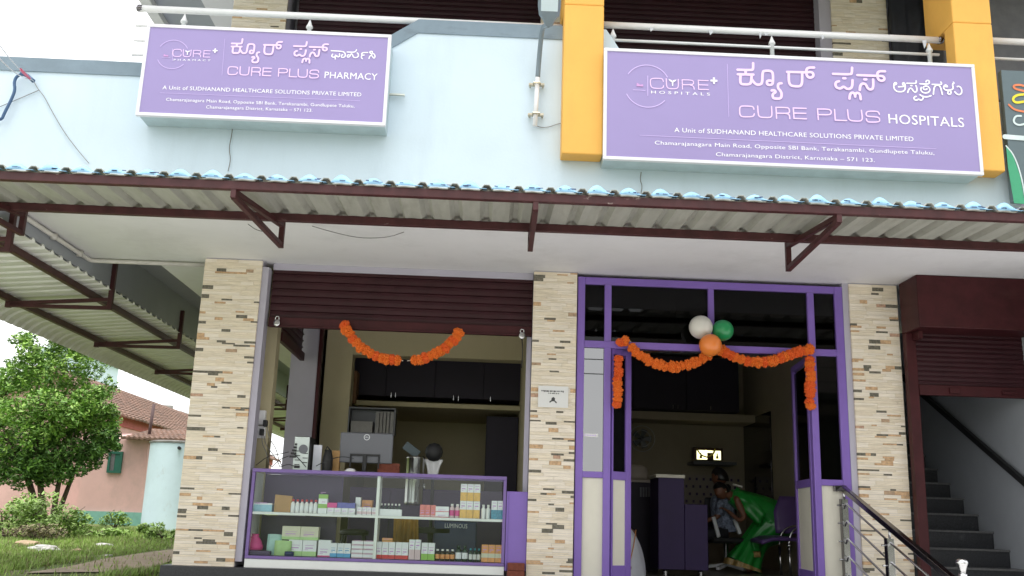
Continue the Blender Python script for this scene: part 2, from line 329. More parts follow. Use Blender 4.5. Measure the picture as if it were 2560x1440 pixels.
# floor slab, beams and soffits
mb = MB(); mb.box(-6.4, 9, -1.501, -.001, ZS, ZS+.001); mb.box(-6.4, 9, -1.36, -.001, ZS+.0012, ZS+.35); mb.box(-4.1, 9, 0, .35, ZS, ZS+.349); part(mb, 'soffit_slab', 'white_paint')
mb = MB(); mb.box(-3.44, -2.88, .351, 21, ZS+.001, ZS+.348); part(mb, 'ceiling_beam', 'white_paint'); mb = MB(); mb.box(-2.88, 9, .351, 9, ZS+.12, ZS+.348); part(mb, 'ceiling_beam', 'white_paint')
mb = MB(); mb.box(-4.12, -3.45, .352, 21, ZS+.3, ZS+.36); part(mb, 'overhang_soffit', 'grey_paint')
mb = MB(); mb.box(-6.3, -4.12, -1.49, 21, 2.995, ZS-.002); mb.box(-6.3,-4.122,.36,21,ZS,ZS+.4); part(mb, 'side_fascia', 'grey_paint')
mb = MB(); mb.tube([(-4.085,-1.3,3.115),(-4.085,.17,3.115),(-4.05,.2,3.118),(-2.9,.2,3.118)], .022); mb.box(-4.11,-4.06,-.7,-.66,3.085,3.145); mb.box(-4.11,-4.06,-.1,-.06,3.085,3.145)
solo(mb.build('conduit_pipe','white_pipe',smooth=True), 'white wiring pipe bent along the soffit corner above the side awning', 'pipe')
# black granite plinth, floors
for a_, b_ in ((-2.95,.922),(3.66,4.3)): mb = MB(); mb.box(a_, b_, -.06, .5, -.6, .15); part(mb, 'plinth', 'dark_granite', bevel=.006)
mb = MB(); mb.box(-2.9, 9, -.03, 9, -.6, .10); part(mb, 'shop_floor', 'floor_tile')
for a_ in ((-3.2,9,-1.3,-.061,-.8,-.05),(.93,3.66,-1.28,-.062,-.049,.09)): mb = MB(); mb.box(*a_); part(mb, 'front_step', 'dark_granite')
mb = MB()
for i in range(4): mb.box(1.0, 3.6, -1.6-.35*i, -1.301-.35*i, -.85, -.09-.16*i)
part(mb, 'entrance_steps', 'stair_granite')
# stone clad pillars
def clad(x0, x1, z0, z1, yf, seed, parent, dens=.18):
    r = random.Random(seed); z = z0; mb = MB()
    while z < z1-.004:
        h = min(r.choice([.015,.017,.019,.022,.027,.033,.039]), z1-z); x = x0; acc = False
        if z1-z-h < .012: h = z1-z
        while x < x1-.002:
            a = r.random(); wd = r.uniform(.10,.26); mi = 0 if r.random() < .6 else 1
            hh = h
            if a < dens and h > .0255 and not acc: mi = r.choice([2,3,3,4,5,5,5]); wd = r.uniform(.07,.125)
            elif a < dens+.02: mi = r.choice([3,5]); wd = r.uniform(.05,.14)
            acc = mi > 1
            xe = min(x+wd, x1)
            if x1-xe < .03: xe = x1
            d = r.uniform(.003,.0075)
            mb.box(x+.0006, xe-.0006, yf-d, yf+.03, z+.0008, z+h-.0008, mi); x = xe
        z += h
    return mb.build('stone_cladding', ['stone_cream','stone_pale','stone_brown','stone_tan','stone_rust','stone_dark'], parent)
PIL = [(-2.86,-2.29),(.475,.91),(3.72,4.21)]
for i, (a, b) in enumerate(PIL):
    mb = MB(); mb.box(a, b, .02, .45, .15, ZS); pl = part(mb, 'pillar', 'lilac_paint')
    clad(a-.004, b+.004, .151, ZS-.012, .012, 11+i, pl)
    mb = MB(); mb.box(a, b, .02,   .45, 3.5, 6.6); pl = part(mb, 'pillar', 'lilac_paint')
    clad(a-.004 if i < 2 else 3.68, b+.004 if i < 2 else 4.3, 4.4, 6.59, .012, 31+i, pl, .06)
for a_ in ((3.655,3.72,.03,.4,.2,ZS),(3.55,3.68,.03,.4,3.5,6.6)): mb = MB(); mb.box(*a_); part(mb,'pillar_jamb','lilac_paint')
# yellow fins on the parapet
for (x0, x1, zb) in ((.597,.955,3.765),(4.145,4.505,3.772)):
    mb = MB(); mb.box(x0, x1, YP-.18, YP-.002, zb, 5.2); mb.box(x0, x1, YP-.18, YP+.36, 5.2, 7.5)
    part(mb, 'yellow_fin', 'yellow_paint', bevel=.012)
# first floor: back wall, shutters, roof slab
mb = MB(); mb.box(-2.9, 9, .5, .6, 3.5, 6.6); part(mb, 'upper_wall', 'lilac_paint')
mb = MB(); mb.box(-4.25, 9, -2.2, 12, 6.6, 6.8); part(mb, 'roof_slab', 'grey_paint')
mb = MB(); mb.box(-4.27,-4.14,-2.2,12,6.52,6.82); part(mb,'roof_edge_beam','white_paint')
mb = MB(); mb.box(-3.44,-2.9,-1.3,12,6.4,6.599); part(mb,'ceiling_beam','white_paint')
def shutter(x0, x1, z0, z1, Y, pitch, mt, name='rolling_shutter', parent=B, axis='x'):
    prof = []; z = z0; r = random.Random(int(x0*100))
    while z < z1:
        for (u, d) in ((0,0),(.06,.010),(.5,.014),(.86,.010),(.93,-.004)): prof.append((z+u*pitch, Y-d))
        z += pitch
    mb = MB()
    P = (lambda t, dd, z: (t, dd, z)) if axis == 'x' else (lambda t, dd, z: (dd, t, z))
    mb.grid([[P(x0, y, z), P((x0+x1)/2, y-.004*math.sin(z*9), z), P(x1, y, z)] for z, y in prof])
    return mb.build(name, mt, parent, recalc=False, solid=-.004)
shutter(-2.2,.54,3.6,6.58,.2,.062,'shutter_upper'); shutter(.95,3.56,3.6,6.58,.2,.062,'shutter_upper')
# pharmacy front shutter with hood slats, bottom bar
sh = shutter(-2.2,.472,2.58,3.13,.16,.078,'shutter_metal')
mb = MB(); mb.box(-2.2,.47,.12,.17,2.485,2.585); mb.box(-2.2,.47,.10,.12,2.485,2.50); mb.build('bottom_bar','maroon_metal',sh,bevel=.004)
mb = MB(); mb.box(-2.2,.47,.13,.30,3.08,ZS-.002); part(mb,'lintel','lilac_paint')
for a_ in ((-2.289,-2.222,.035,.2,.2,3.08),(.425,.47,.18,.26,.2,2.6)): mb = MB(); mb.box(*a_); part(mb,'shutter_guide','lilac_paint')
mb = MB(); mb.box(-2.29,-2.17,.46,.62,.2,3.2); part(mb,'inner_pier','cream_wall')
# left side opening of the pharmacy with its own shutter
shs = shutter(.62,1.95,2.52,3.2,-2.18,.078,'shutter_metal',axis='y')
mb = MB(); mb.box(-2.2,-2.15,.62,1.95,2.43,2.525); mb.build('bottom_bar','maroon_metal',shs,bevel=.004)
mb = MB(); mb.box(-2.32,-2.0,2.0,2.35,.1,3.2); part(mb,'rear_pier','lilac_paint')
mb = MB(); mb.box(-1.995,-1.955,1.98,2.06,.1,3.2); part(mb,'rear_shutter_guide','maroon_metal')
# pharmacy interior
mb = MB(); yy = 2.25
mb.box(-1.95,-1.62,yy,yy+.25,.1,3.2); mb.box(-1.62,.55,yy,yy+.25,2.58,3.2); part(mb,'partition','cream_wall',bevel=.005)
for a_ in ((.475,.56,.45,4.6,.1,3.25),(-2.32,-2.22,2.351,4.6,.1,3.25),(-2.3,.6,4.6,4.7,.1,3.25)): mb = MB(); mb.box(*a_); part(mb,'pharmacy_wall','cream_wall')
# hospital interior
for a_ in ((.56,4.3,5.9,6.0,.1,3.25),(4.2,4.29,.452,5.899,.1,3.25),(.561,.64,.452,5.899,.1,3.25)): mb = MB(); mb.box(*a_); part(mb,'hall_wall','hall_wall')
mb = MB(); mb.box(.65,4.19,5.2,5.89,at(1700,1050,5.2).z,at(1700,1031,5.2).z); part(mb,'wall_ledge','hall_wall')
for a_ in ((1.2,1.7,2.6,2.9,3.0,3.26),(2.0,3.4,3.2,3.3,3.06,3.26)): mb = MB(); mb.box(*a_); part(mb,'hall_beam','hall_wall')
# staircase bay at the right
for a_ in ((5.42,5.6,-1.2,6,-.3,3.2),(4.291,4.299,.45,4.5,.1,3.2),(4.291,5.42,4.5,4.6,.1,3.4)): mb = MB(); mb.box(*a_); part(mb,'stair_wall','grey_paint')
mb = MB(); mb.box(5.6,9,-.2,.2,-.3,3.2); part(mb,'side_wall','grey_paint')
mb = MB(); ms = MB()
for k in range(-3, 13):
    z = .35+.178*k; y = .17+.29*k
    mb.box(4.3,5.41,y+.012,y+.31,z-.178,z-.022); ms.box(4.3,5.418,y,y+.30,z-.022,z)
st = part(mb,'staircase','stair_granite'); ms.build('stair_tread','nosing_stone',st,bevel=.004)
mb = MB(); a = atx(2300,980,5.36); b = atx(2575,1218,5.36); a = a+(a-b)*.3; mb.bar(a,b,.05,.06)
for t in (.15,.5,.85): c = a.lerp(b,t); mb.bar(c,c+Vector((.06,0,-.05)),.02)
solo(mb.build('wall_handrail','black_plastic',bevel=.006),'dark handrail fixed along the grey wall above the granite stairs','handrail')
hood = MB(); hood.box(4.225,7.5,-.43,-.02,2.62,ZS-.003); ho = part(hood,'shutter_hood','maroon_metal',bevel=.01)
mb = MB(); mb.box(4.29,4.33,-.26,-.112,2.54,2.618); mb.build('hood_bracket','maroon_metal',ho)
sh2 = shutter(4.326,7.5,2.10,2.62,-.08,.05,'shutter_metal')
mb = MB(); mb.box(4.326,7.5,-.12,-.06,2.00,2.102); mb.box(4.62,4.72,-.145,-.12,2.02,2.075); mb.box(5.15,5.3,-.145,-.12,2.03,2.06); mb.build('bottom_bar','maroon_metal',sh2,bevel=.004)
mb = MB(); mb.box(4.228,4.325,-.11,-.025,.0,2.62); part(mb,'shutter_guide','maroon_metal',bevel=.004)

# ------------------------------------------------------------------ purple glazed hospital entrance
mb = MB(); fb = lambda x0,x1,z0,z1,y0=0.03,y1=.10: mb.box(x0,x1,y0,y1,z0,z1)
FX0, FX1, ZT, ZM = .925, 3.655, 3.11, 2.415
fb(FX0,FX0+.075,.10,ZT); fb(FX1-.085,FX1,.10,ZT)
fb(FX0+.075,FX1-.085,3.035,ZT,.032,.098)
fb(FX0+.075,FX1-.085,ZM-.035,ZM+.035,.032,.098)
MX0, MX1 = 1.235, 3.32
for x in (MX0, MX1): fb(x-.035,x+.035,.10,ZM-.035,.028,.104); fb(x-.035,x+.035,ZM+.035,3.035,.028,.104)
fb(2.262,2.322,ZM+.035,3.035,.028,.104)
for (x0,x1) in ((FX0+.075,MX0-.035),(MX1+.035,FX1-.085)): fb(x0,x1,1.09,1.15,.034,.096); fb(x0,x1,.10,.16,.034,.096)
fr = part(mb,'entrance_frame','purple_frame',bevel=.006)
for (x0,x1) in ((FX0+.075,MX0-.035),(MX1+.035,FX1-.085)):
    mb = MB(); mb.box(x0,x1,.062,.074,.16,1.09); mb.build('lower_panel','panel_cream',fr)
for (x0,x1) in ((FX0+.075,MX0-.035),(MX0+.035,2.262),(2.322,MX1-.035),(MX1+.035,FX1-.085)): tg = MB(); tg.box(x0,x1,.064,.07,ZM+.035,3.035); tg.build('transom_glass','dark_glass',fr)
mb = MB(); mb.box(FX0+.075,MX0-.035,.064,.07,1.15,ZM-.035); mb.build('side_glass','film_glass',fr)
mb = MB(); mb.box(MX1+.035,FX1-.085,.064,.07,1.15,ZM-.035); mb.build('side_glass','door_glass',fr)
def leaf(hx, ang, sgn, W=.98):
    root = MB(); c, s_ = math.cos(ang), math.sin(ang)
    def P(u, v, z): return (hx+sgn*(u*c)-sgn*v*s_*0+(-v*s_ if sgn > 0 else v*s_), .07+u*s_+v*c, z)
    def bx(mb, u0,u1,z0,z1,t): mb.add([P(u0,-t,z0),P(u1,-t,z0),P(u1,t,z0),P(u0,t,z0),P(u0,-t,z1),P(u1,-t,z1),P(u1,t,z1),P(u0,t,z1)],[(0,3,2,1),(4,5,6,7),(0,1,5,4),(1,2,6,5),(2,3,7,6),(3,0,4,7)])
    f = MB(); bx(f,.0 if W < .5 else .03,.02 if W < .5 else .10,.13,2.385,.025); bx(f,W-.07,W,.13,2.385,.025); bx(f,(.02 if W < .5 else .10),W-.07,2.325,2.385,.024); bx(f,(.02 if W < .5 else .10),W-.07,1.08,1.16,.024); bx(f,(.02 if W < .5 else .10),W-.07,.13,.27,.024)
    lf = f.build('door_leaf','purple_frame',B,bevel=.004)
    f = MB(); bx(f,(.02 if W < .5 else .10),W-.07,.27,1.08,.008); f.build('lower_panel','panel_cream',lf)
    f = MB(); bx(f,(.02 if W < .5 else .10),W-.07,1.16,2.30,.004); f.build('leaf_glass','dark_glass',lf)
leaf(1.275, R_(35), 1, .26); leaf(3.30, R_(96), -1, .80)

# ================================================================== AWNINGS
def sheet(mb, prof_pts, along0, along1, lift):
    pass
FA = thing('front_awning', 'long corrugated sheet awning on maroon beams over the shop fronts, blue film on its edge', 'awning', (.5, -2, 3.1))
PITCH = .2415; X0A, X1A = -6.6, 7.2
def fz(y): return 3.088-(-1.5-y)*.035
def rib_profile(x0, x1, ph):
    out = []; x = x0+ph
    while x < x1:
        for (dx, h) in ((0,0),(.035,0),(.0701,.042),(.108,.042),(.142,0),(.19,.004),(.2,.004)): out.append((x+dx, h))
        x += PITCH
    return out
# crest positions follow the photographed front edge
c0 = at(328,432,-2.62).x-.089; ph = (c0-X0A) % PITCH - PITCH
PR = rib_profile(X0A, X1A, ph)
mb = MB(); rows = []
for y in (-2.62,-2.2,-1.8,-1.503):
    rows.append([(x, y, fz(y)+h+.025) for x, h in PR])
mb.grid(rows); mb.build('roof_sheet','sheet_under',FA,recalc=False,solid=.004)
mb = MB(); ink = MB(); rr = random.Random(5); k = 0
x = X0A+ph
while x < X1A:
    a = x+.125; wd = PITCH-.035; amp = rr.uniform(.038,.066); rows = []
    for j in range(9):
        t = j/8; bulge = amp*math.sin(math.pi*min(1, t*1.25))**1.0 if t < .8 else 0
        bulge *= (1.25-.6*t)
        rows.append([(a+wd*t, -2.626, fz(-2.62)+.032), (a+wd*t, -2.618, fz(-2.62)+.036+bulge*.6), (a+wd*t, -2.595, fz(-2.62)+.04+bulge), (a+wd*t, -2.54, fz(-2.6)+.045+bulge*.9)])
    mb.grid(rows)
    for _ in range(rr.randint(1,4)):
        t = rr.uniform(.1,.7); xx = a+wd*t; zz = fz(-2.62)+.040+rr.uniform(0,.012); l = rr.uniform(.012,.045)
        ink.box(xx, xx+l, -2.634, -2.630, zz, zz+rr.uniform(.003,.009))
    x += PITCH
fl = mb.build('protective_film','film_blue',FA,smooth=True,recalc=False,solid=.002); ink.build('film_print','film_ink',fl)
mb = MB(); mb.box(X0A,X1A,-2.60,-2.545,fz(-2.57)-.045,fz(-2.57)+.021); mb.build('front_beam','frame_steel',FA,bevel=.004)
mb = MB(); mb.box(X0A,X1A,-1.745,-1.695,fz(-1.72)-.045,fz(-1.72)+.021); mb.build('rear_beam','frame_steel',FA,bevel=.004)
for (fx, fy, px_, py_) in ((588,468,706,566),(1339,508,1327,575),(2094,540,1970,625),(2840,560,2620,650),(-160,440,60,535)):
    f = at(fx,fy,-2.555); r0 = at(px_,py_,-1.53); zt = fz(-1.53)-.02; zb = r0.z-.17
    f.z = fz(-2.57)-.06; mb = MB()
    mb.bar((r0.x,-1.53,zb-.02),(r0.x,-1.53,zt+.04),.045,.045)
    mb.bar((f.x,-2.57,f.z),(r0.x,-1.53,zt-.01),.042,.042); mb.bar((f.x,-2.57,f.z-.035),(r0.x,-1.53,zb),.042,.042)
    mb.box(f.x-.02,f.x+.02,-2.595,-2.55,f.z-.05,f.z+.03)
    mb.build('bracket','frame_steel',FA,bevel=.003)
SA = thing('side_awning', 'corrugated sheet awning with curved lip along the left side of the building', 'awning', (-4.8, 3, 2.85))
prof = [(-4.10,2.966),(-4.35,2.945),(-4.7,2.915),(-5.15,2.877),(-5.3,2.857),(-5.42,2.82),(-5.5,2.765),(-5.545,2.70)]
mb = MB(); YS = [(y+dy, h) for y in [-1.7+.2*i for i in range(112)] for dy, h in ((0,0),(.03,0),(.055,.03),(.085,.03),(.11,0),(.165,.0))]
rows = []
for i, (x, z) in enumerate(prof):
    a = prof[max(i-1,0)]; b = prof[min(i+1,len(prof)-1)]; d = Vector((b[0]-a[0], b[1]-a[1])).normalized(); n = Vector((d.y,-d.x)); n = n if n.y > 0 else -n
    rows.append([(x+n.x*h, y, z+n.y*h) for y, h in YS])
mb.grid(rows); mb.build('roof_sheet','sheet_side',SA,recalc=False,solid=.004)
mb = MB(); mb.box(-4.34,-4.285,-1.7,20.7,2.87,2.938); mb.build('inner_beam','frame_steel',SA,bevel=.004)
mb = MB(); mb.box(-5.205,-5.15,-1.7,20.7,2.79,2.858); mb.build('outer_beam','frame_steel',SA,bevel=.004)
for y in (-1.45,.88,3.36,5.84,8.32,10.8,13.28,15.76,18.2):
    mb = MB(); mb.bar((-4.1,y,3.27 if y > .3 else 3.14),(-4.1,y,2.745),.05,.05,up=(1,0,0)); mb.bar((-4.1,y,2.86),(-5.2,y,2.775),.04,.04); mb.bar((-4.1,y,2.765),(-5.2,y,2.755),.04,.04); mb.box(-5.215,-5.16,y-.025,y+.025,2.73,2.80)
    mb.build('bracket','frame_steel',SA,bevel=.003)

# ================================================================== SIGN BOARDS
def board(name, label, c, d=.27):
    """c: four photo corners of the face (tl,tr,br,bl)"""
    Y = YP-d; P = [at(x,y,Y) for x, y in c]; x0 = (P[0].x+P[3].x)/2; x1 = (P[1].x+P[2].x)/2; z1 = (P[0].z+P[1].z)/2; z0 = (P[2].z+P[3].z)/2
    t = thing(name, label, 'sign', ((x0+x1)/2, YP, z0))
    mb = MB(); mb.box(x0+.012,x1-.012,Y+.03,YP-.001,z0+.012,z1-.012); mb.build('sign_box','sign_side',t,bevel=.006)
    e = .029; mb = MB(); mb.box(x0,x1,Y,Y+.04,z0,z0+e); mb.box(x0,x1,Y,Y+.04,z1-e,z1); mb.box(x0,x0+e,Y+.001,Y+.039,z0+e,z1-e); mb.box(x1-e,x1,Y+.001,Y+.039,z0+e,z1-e)
    mb.build('sign_frame','sign_edge',t,bevel=.003)
    mb = MB(); mb.box(x0+e,x1-e,Y+.008,Y+.03,z0+e,z1-e); mb.build('sign_face','sign_purple',t)
    return t, Y+.008, (x0,x1,z0,z1)
SR, YR, BR = board('hospital_sign', 'larger purple signboard in Kannada and English reading hospitals, at the right', [(1510,119),(2425,160),(2472,437),(1508,398)])
SL, YL, BL = board('pharmacy_sign', 'smaller purple signboard reading pharmacy, above the left awning', [(372,64),(977,81),(966,313),(333,288)])
YR -= .003; YL -= .003
def z2(pts, ox, oy, sc, Y): 
    return [(lambda q: (q.x, q.z))(at(ox+x/sc, oy+y/sc, Y)) for x, y in pts]
KANNADA = [[(145,148),(360,155),(382,140),(382,50)],[(150,218),(385,224)],[(268,152),(268,215)],
 [(190,232),(185,330),(200,365),(230,372),(320,372),(350,350),(360,232)],
 [(366,300),(400,350),(440,378),(490,375),(520,350),(525,200),(540,170),(570,165),(640,165),(675,185),(685,230),(685,340),(670,375),(640,382),(610,380),(590,360),(595,325),(620,312),(660,318),(682,330)],
 [(815,355),(785,355),(760,375),(760,430),(790,460),(815,500),(815,560),(790,590),(740,590),(700,588),(680,565),(680,520),(705,505),(725,490),(715,468),(690,460),(665,468)],
 [(900,182),(1190,190)],[(1310,115),(1230,115),(1195,140),(1190,190),(1200,240),(1225,268),(1260,272),(1295,255),(1300,215),(1280,190),(1240,185),(1195,190)],
 [(925,192),(925,330),(945,380),(985,400),(1080,405),(1110,390),(1128,350),(1128,200)],
 [(1600,212),(1860,222),(1885,205),(1888,120)],[(1755,280),(1785,281)],
 [(1690,325),(1650,335),(1632,370),(1645,415),(1680,435),(1720,435),(1755,405),(1780,420),(1810,445),(1860,440),(1890,410),(1895,310)],
 [(1850,590),(1855,530),(1880,500),(1915,502),(1932,530),(1935,560)],[(1934,535),(1950,505),(1985,502),(2010,530),(2020,600)],
 [(1970,232),(2268,245)],[(2075,298),(2103,299)],
 [(2005,460),(2010,400),(2035,365),(2075,360),(2105,385),(2120,425),(2150,452),(2190,450),(2210,420),(2208,300)],
 [(2390,175),(2310,172),(2275,195),(2270,245),(2285,295),(2315,318),(2355,320),(2380,300),(2375,265),(2345,248),(2275,245)]]
CUREPLUS = [[(395,750),(385,715),(350,705),(215,700),(185,715),(175,750),(180,830),(200,858),(240,868),(360,865),(392,850),(400,820)],
 [(452,700),(460,830),(480,865),(520,875),(630,878),(660,865),(670,830),(662,710)],
 [(740,890),(730,722)],[(730,722),(900,725),(930,740),(938,790),(920,815),(745,812)],[(870,815),(920,825),(938,850),(940,895)],
 [(1190,738),(990,732)],[(993,732),(1005,893)],[(1005,890),(1195,898)],[(1000,810),(1185,815)],
 [(1375,910),(1362,745)],[(1362,747),(1530,750),(1570,775),(1570,815),(1540,838),(1370,835)],
 [(1622,755),(1632,920)],[(1632,918),(1805,925)],
 [(1820,760),(1830,880),(1850,915),(1890,930),(2000,935),(2035,920),(2045,885),(2030,770)],
 [(2305,830),(2290,795),(2255,782),(2140,782),(2105,800),(2100,840),(2125,862),(2270,870),(2305,890),(2310,930),(2280,948),(2150,950),(2115,935),(2105,900)]]
ASPATRE = [[(1185,355),(1205,345),(1225,330),(1210,310),(1185,320),(1172,360),(1180,420),(1220,460),(1280,472),(1340,460),(1370,420),(1365,340),(1345,315),(1320,325),(1325,355),(1350,362)],[(1255,385),(1365,378)],
 [(1395,325),(1530,330),(1555,315),(1550,285)],[(1462,365),(1478,366)],[(1410,480),(1425,430),(1450,405),(1480,415),(1505,460),(1535,480),(1565,455),(1560,400),(1545,365)],
 [(1550,545),(1515,560),(1515,600),(1560,615),(1590,590),(1620,610),(1655,605),(1670,570),(1665,545)],
 [(1615,335),(1740,340),(1770,325),(1775,295),(1750,275),(1720,285),(1715,305)],[(1640,395),(1625,430),(1650,475),(1700,492),(1760,480),(1785,440),(1770,400),(1735,370),(1690,375),(1665,400),(1680,430),(1710,435),(1735,420)],[(1615,520),(1660,550),(1730,560),(1800,535)],
 [(1820,345),(1960,350),(1982,335),(1965,305)],[(1840,510),(1850,400),(1880,360),(1930,360),(1960,390),(1990,515)],
 [(2075,375),(2050,350),(2020,370),(2010,410),(2040,440),(2090,445),(2150,435),(2175,410),(2165,370),(2160,340),(2190,325),(2175,310)],[(2075,385),(2045,385)],[(2100,450),(2075,490),(2100,515),(2130,505),(2140,470),(2115,452)],[(2200,470),(2240,515),(2290,520),(2320,480),(2310,410),(2270,375),(2240,385)]]
PHARMA = [[(1715,300),(1890,308),(1935,330),(1945,380),(1915,410),(1880,405),(1875,375),(1900,365)],[(1740,355),(1718,380),(1740,405),(1780,400),(1800,370),(1815,400),(1845,400),(1850,350)],[(1782,370),(1780,435)],
 [(1970,320),(2080,325),(2110,310),(2120,285)],[(2000,365),(1970,375),(1975,405),(2010,400),(2020,370),(2040,345),(2060,365),(2065,400),(2110,415),(2150,395),(2150,350),(2130,335)],
 [(2300,330),(2220,330),(2200,350),(2210,375),(2245,370)],[(2207,375),(2195,410),(2215,430)],[(2320,425),(2330,390),(2360,370),(2380,400),(2400,425),(2420,400),(2410,360),(2385,345),(2345,345),(2330,325),(2350,308),(2375,315),(2375,335)],[(2358,357),(2370,357)]]
LOGO = [[(738,500),(728,470),(700,458),(600,458),(570,470),(562,500),(570,560),(590,585),(630,592),(710,594),(735,580),(740,558)],
 [(775,462),(780,560),(800,590),(840,598),(900,598),(930,585),(938,550),(935,472)],
 [(993,602),(988,478)],[(988,478),(1110,482),(1140,498),(1140,530),(1115,545),(995,545)],[(1095,548),(1130,560),(1145,580),(1148,606)],
 [(1335,490),(1200,485)],[(1202,485),(1208,606)],[(1208,606),(1340,610)],[(1205,545),(1330,550)]]
def strokes(lst, fn, wd, Y, t, name, mt, it=2):
    mb = MB()
    for i, s in enumerate(lst): ribbon(mb, fn(s), wd, Y-.0002*i, it=it)
    return mb.build(name, mt, t)
zk = lambda s: z2(s, 1820, 150, 6.095, YR)
strokes(KANNADA, zk, .0235, YR, SR, 'kannada_lettering', 'ink_pink'); strokes(CUREPLUS, zk, .0115, YR, SR, 'latin_lettering', 'ink_pink', 1)
strokes(ASPATRE, lambda s: z2(s, 2060, 160, 6.737, YR), .0125, YR, SR, 'kannada_lettering', 'ink_white')
strokes(LOGO, lambda s: z2(s, 1520, 110, 5.333, YR), .0085, YR-.001, SR, 'logo_lettering', 'ink_pink', 1)
# the left board repeats the same artwork at its own scale
def affine(a0, a1, b0, b1, c0, c1):
    """x from a->b, z from a->c : maps right-board plane coords to left-board coords"""
    A0, A1 = at(*a0, YR), at(*a1, YR); B0, B1 = at(*b0, YL), at(*b1, YL)
    sx = (B1.x-B0.x)/(A1.x-A0.x); C0, C1 = at(*c0, YR), at(*c1[0], YR); D1 = at(*c1[1], YL)
    sz = (D1.z-B0.z)/(C1.z-A0.z)
    return lambda pts: [((x-A0.x)*sx+B0.x, (z-A0.z)*sz+B0.z) for x, z in pts]
u2 = lambda x, y: (1820+x/6.095, 150+y/6.095); u5 = lambda x, y: (560+x/6.4, 80+y/6.4)
af = affine(u2(145,148), u2(2390,175), u5(125,183), u5(1668,190), u2(0,0), (u2(740,590), u5(480,488)))
strokes(KANNADA, lambda s: af(zk(s)), .0160, YL, SL, 'kannada_lettering', 'ink_pink')
af2 = affine(u2(175,700), u2(2310,782), u5(72,556), u5(1525,608), u2(0,0), (u2(200,866), u5(90,682)))
strokes(CUREPLUS, lambda s: af2(zk(s)), .009, YL, SL, 'latin_lettering', 'ink_pink', 1)
strokes(PHARMA, lambda s: z2(s, 560, 80, 6.4, YL), .0095, YL, SL, 'kannada_lettering', 'ink_white')
u1 = lambda x, y: (1520+x/5.333, 110+y/5.333)
af3 = affine(u1(560,458), u1(1340,480), (433,123.5), (527,128), u1(0,0), (u1(640,594), (440,141.5)))
strokes(LOGO, lambda s: af3(z2(s, 1520, 110, 5.333, YR)), .0065, YL-.001, SL, 'logo_lettering', 'ink_pink', 1)
def logo_extra(t, Y, ctr, r, plus, vline, uline, div, fineline, bird, red, k):
    mb = MB(); c = at(*ctr, Y)
    for a0, a1 in ((28,150),(205,322)):
        ribbon(mb, [(c.x+r*math.cos(R_(a)), c.z+r*math.sin(R_(a))) for a in range(a0, a1, 6)], .008*k, Y, it=1)
    mb.build('logo_ring','ink_mid',t)
    mb = MB()
    for L_ in (vline, uline): a, b = at(*L_[0], Y), at(*L_[1], Y); ribbon(mb, [(a.x,a.z),(b.x,b.z)], .006*k, Y-.0004, it=0)
    for L_ in (div, fineline): a, b = at(*L_[0], Y), at(*L_[1], Y); ribbon(mb, [(a.x,a.z),(b.x,b.z)], .004*k, Y-.0004, it=0)
    mb.build('rule_line','ink_mid',t)
    p = at(*plus, Y); mb = MB(); s = .030*k; ww = .0085*k
    mb.box(p.x-s,p.x+s,Y-.003,Y,p.z-ww,p.z+ww); mb.box(p.x-ww,p.x+ww,Y-.0035,Y-.0002,p.z-s,p.z+s); mb.build('plus_mark','ink_white',t)
    p = at(*bird, Y); mb = MB(); s = .036*k
    mb.prism([(p.x+a*s,Y-.0035,p.z+b*s) for a, b in ((-1,.75),(-.25,.5),(0,.3),(.25,.5),(1,.75),(.6,.2),(.2,.05),(.12,-1),(-.12,-1),(-.2,.05),(-.6,.2))],(0,.002,0)); mb.build('wing_mark','ink_white',t)
    p = at(*red, Y); mb = MB(); s = .03*k; mb.prism([(p.x+a*s,Y-.002,p.z+b*s) for a, b in ((-1,-.6),(1,-.6),(.9,.1),(.4,.0),(0,-.1),(-.5,.3),(-.9,.5))],(0,.0015,0)); mb.build('logo_tint','ink_rose',t)
logo_extra(SR, YR, u1(525,560), .20, u1(1412,490), (u1(530,425),u1(530,690)), (u1(335,610),u1(495,620)), ((1818,160),(1822,292)), ((1600,338),(2340,372)), u1(860,510), u1(425,540), 1)
logo_extra(SL, YL, (432,136), .135, (538,127), ((431,122),(431,152)), ((405,143),(425,144)), ((562,97),(555,188)), ((400,232),(900,252)), (469,131), (415,138), .68)
def line(t, s, a, b, cap, Y, mt, name, bold=0):
    p, q = at(*a, Y), at(*b, Y); text(s, (p.x,p.z), (q.x,q.z), cap, Y, mt, t, name, bold)
line(SR,'HOSPITALS',(2222,308),(2411,318),.092,YR,'ink_white','latin_lettering')
line(SR,'H O S P I T A L S',(1628,233.5),(1775,239),.028,YR,'ink_white','logo_lettering')
line(SR,'A Unit of SUDHANAND HEALTHCARE SOLUTIONS PRIVATE LIMITED',(1686,330),(2284,353),.043,YR,'ink_white','address_lettering')
line(SR,'Chamarajanagara Main Road, Opposite SBI Bank, Terakanambi, Gundlupete Taluku,',(1637,361),(2336,387),.036,YR,'ink_white','address_lettering')
line(SR,'Chamarajanagara District, Karnataka – 571 123.',(1790,390),(2187,405),.036,YR,'ink_white','address_lettering')
line(SL,'PHARMACY',(811,195),(943,200),.063,YL,'ink_white','latin_lettering')
line(SL,'P H A R M A C Y',(434,151.5),(526,153),.017,YL,'ink_white','logo_lettering')
line(SL,'A Unit of SUDHANAND HEALTHCARE SOLUTIONS PRIVATE LIMITED',(406,223),(903,241),.037,YL,'ink_white','address_lettering')
line(SL,'Chamarajanagara Main Road, Opposite SBI Bank, Terakanambi, Gundlupete Taluku,',(415,252),(886,269),.029,YL,'ink_white','address_lettering')
line(SL,'Chamarajanagara District, Karnataka – 571 123.',(515,271),(781,279.5),.029,YL,'ink_white','address_lettering')
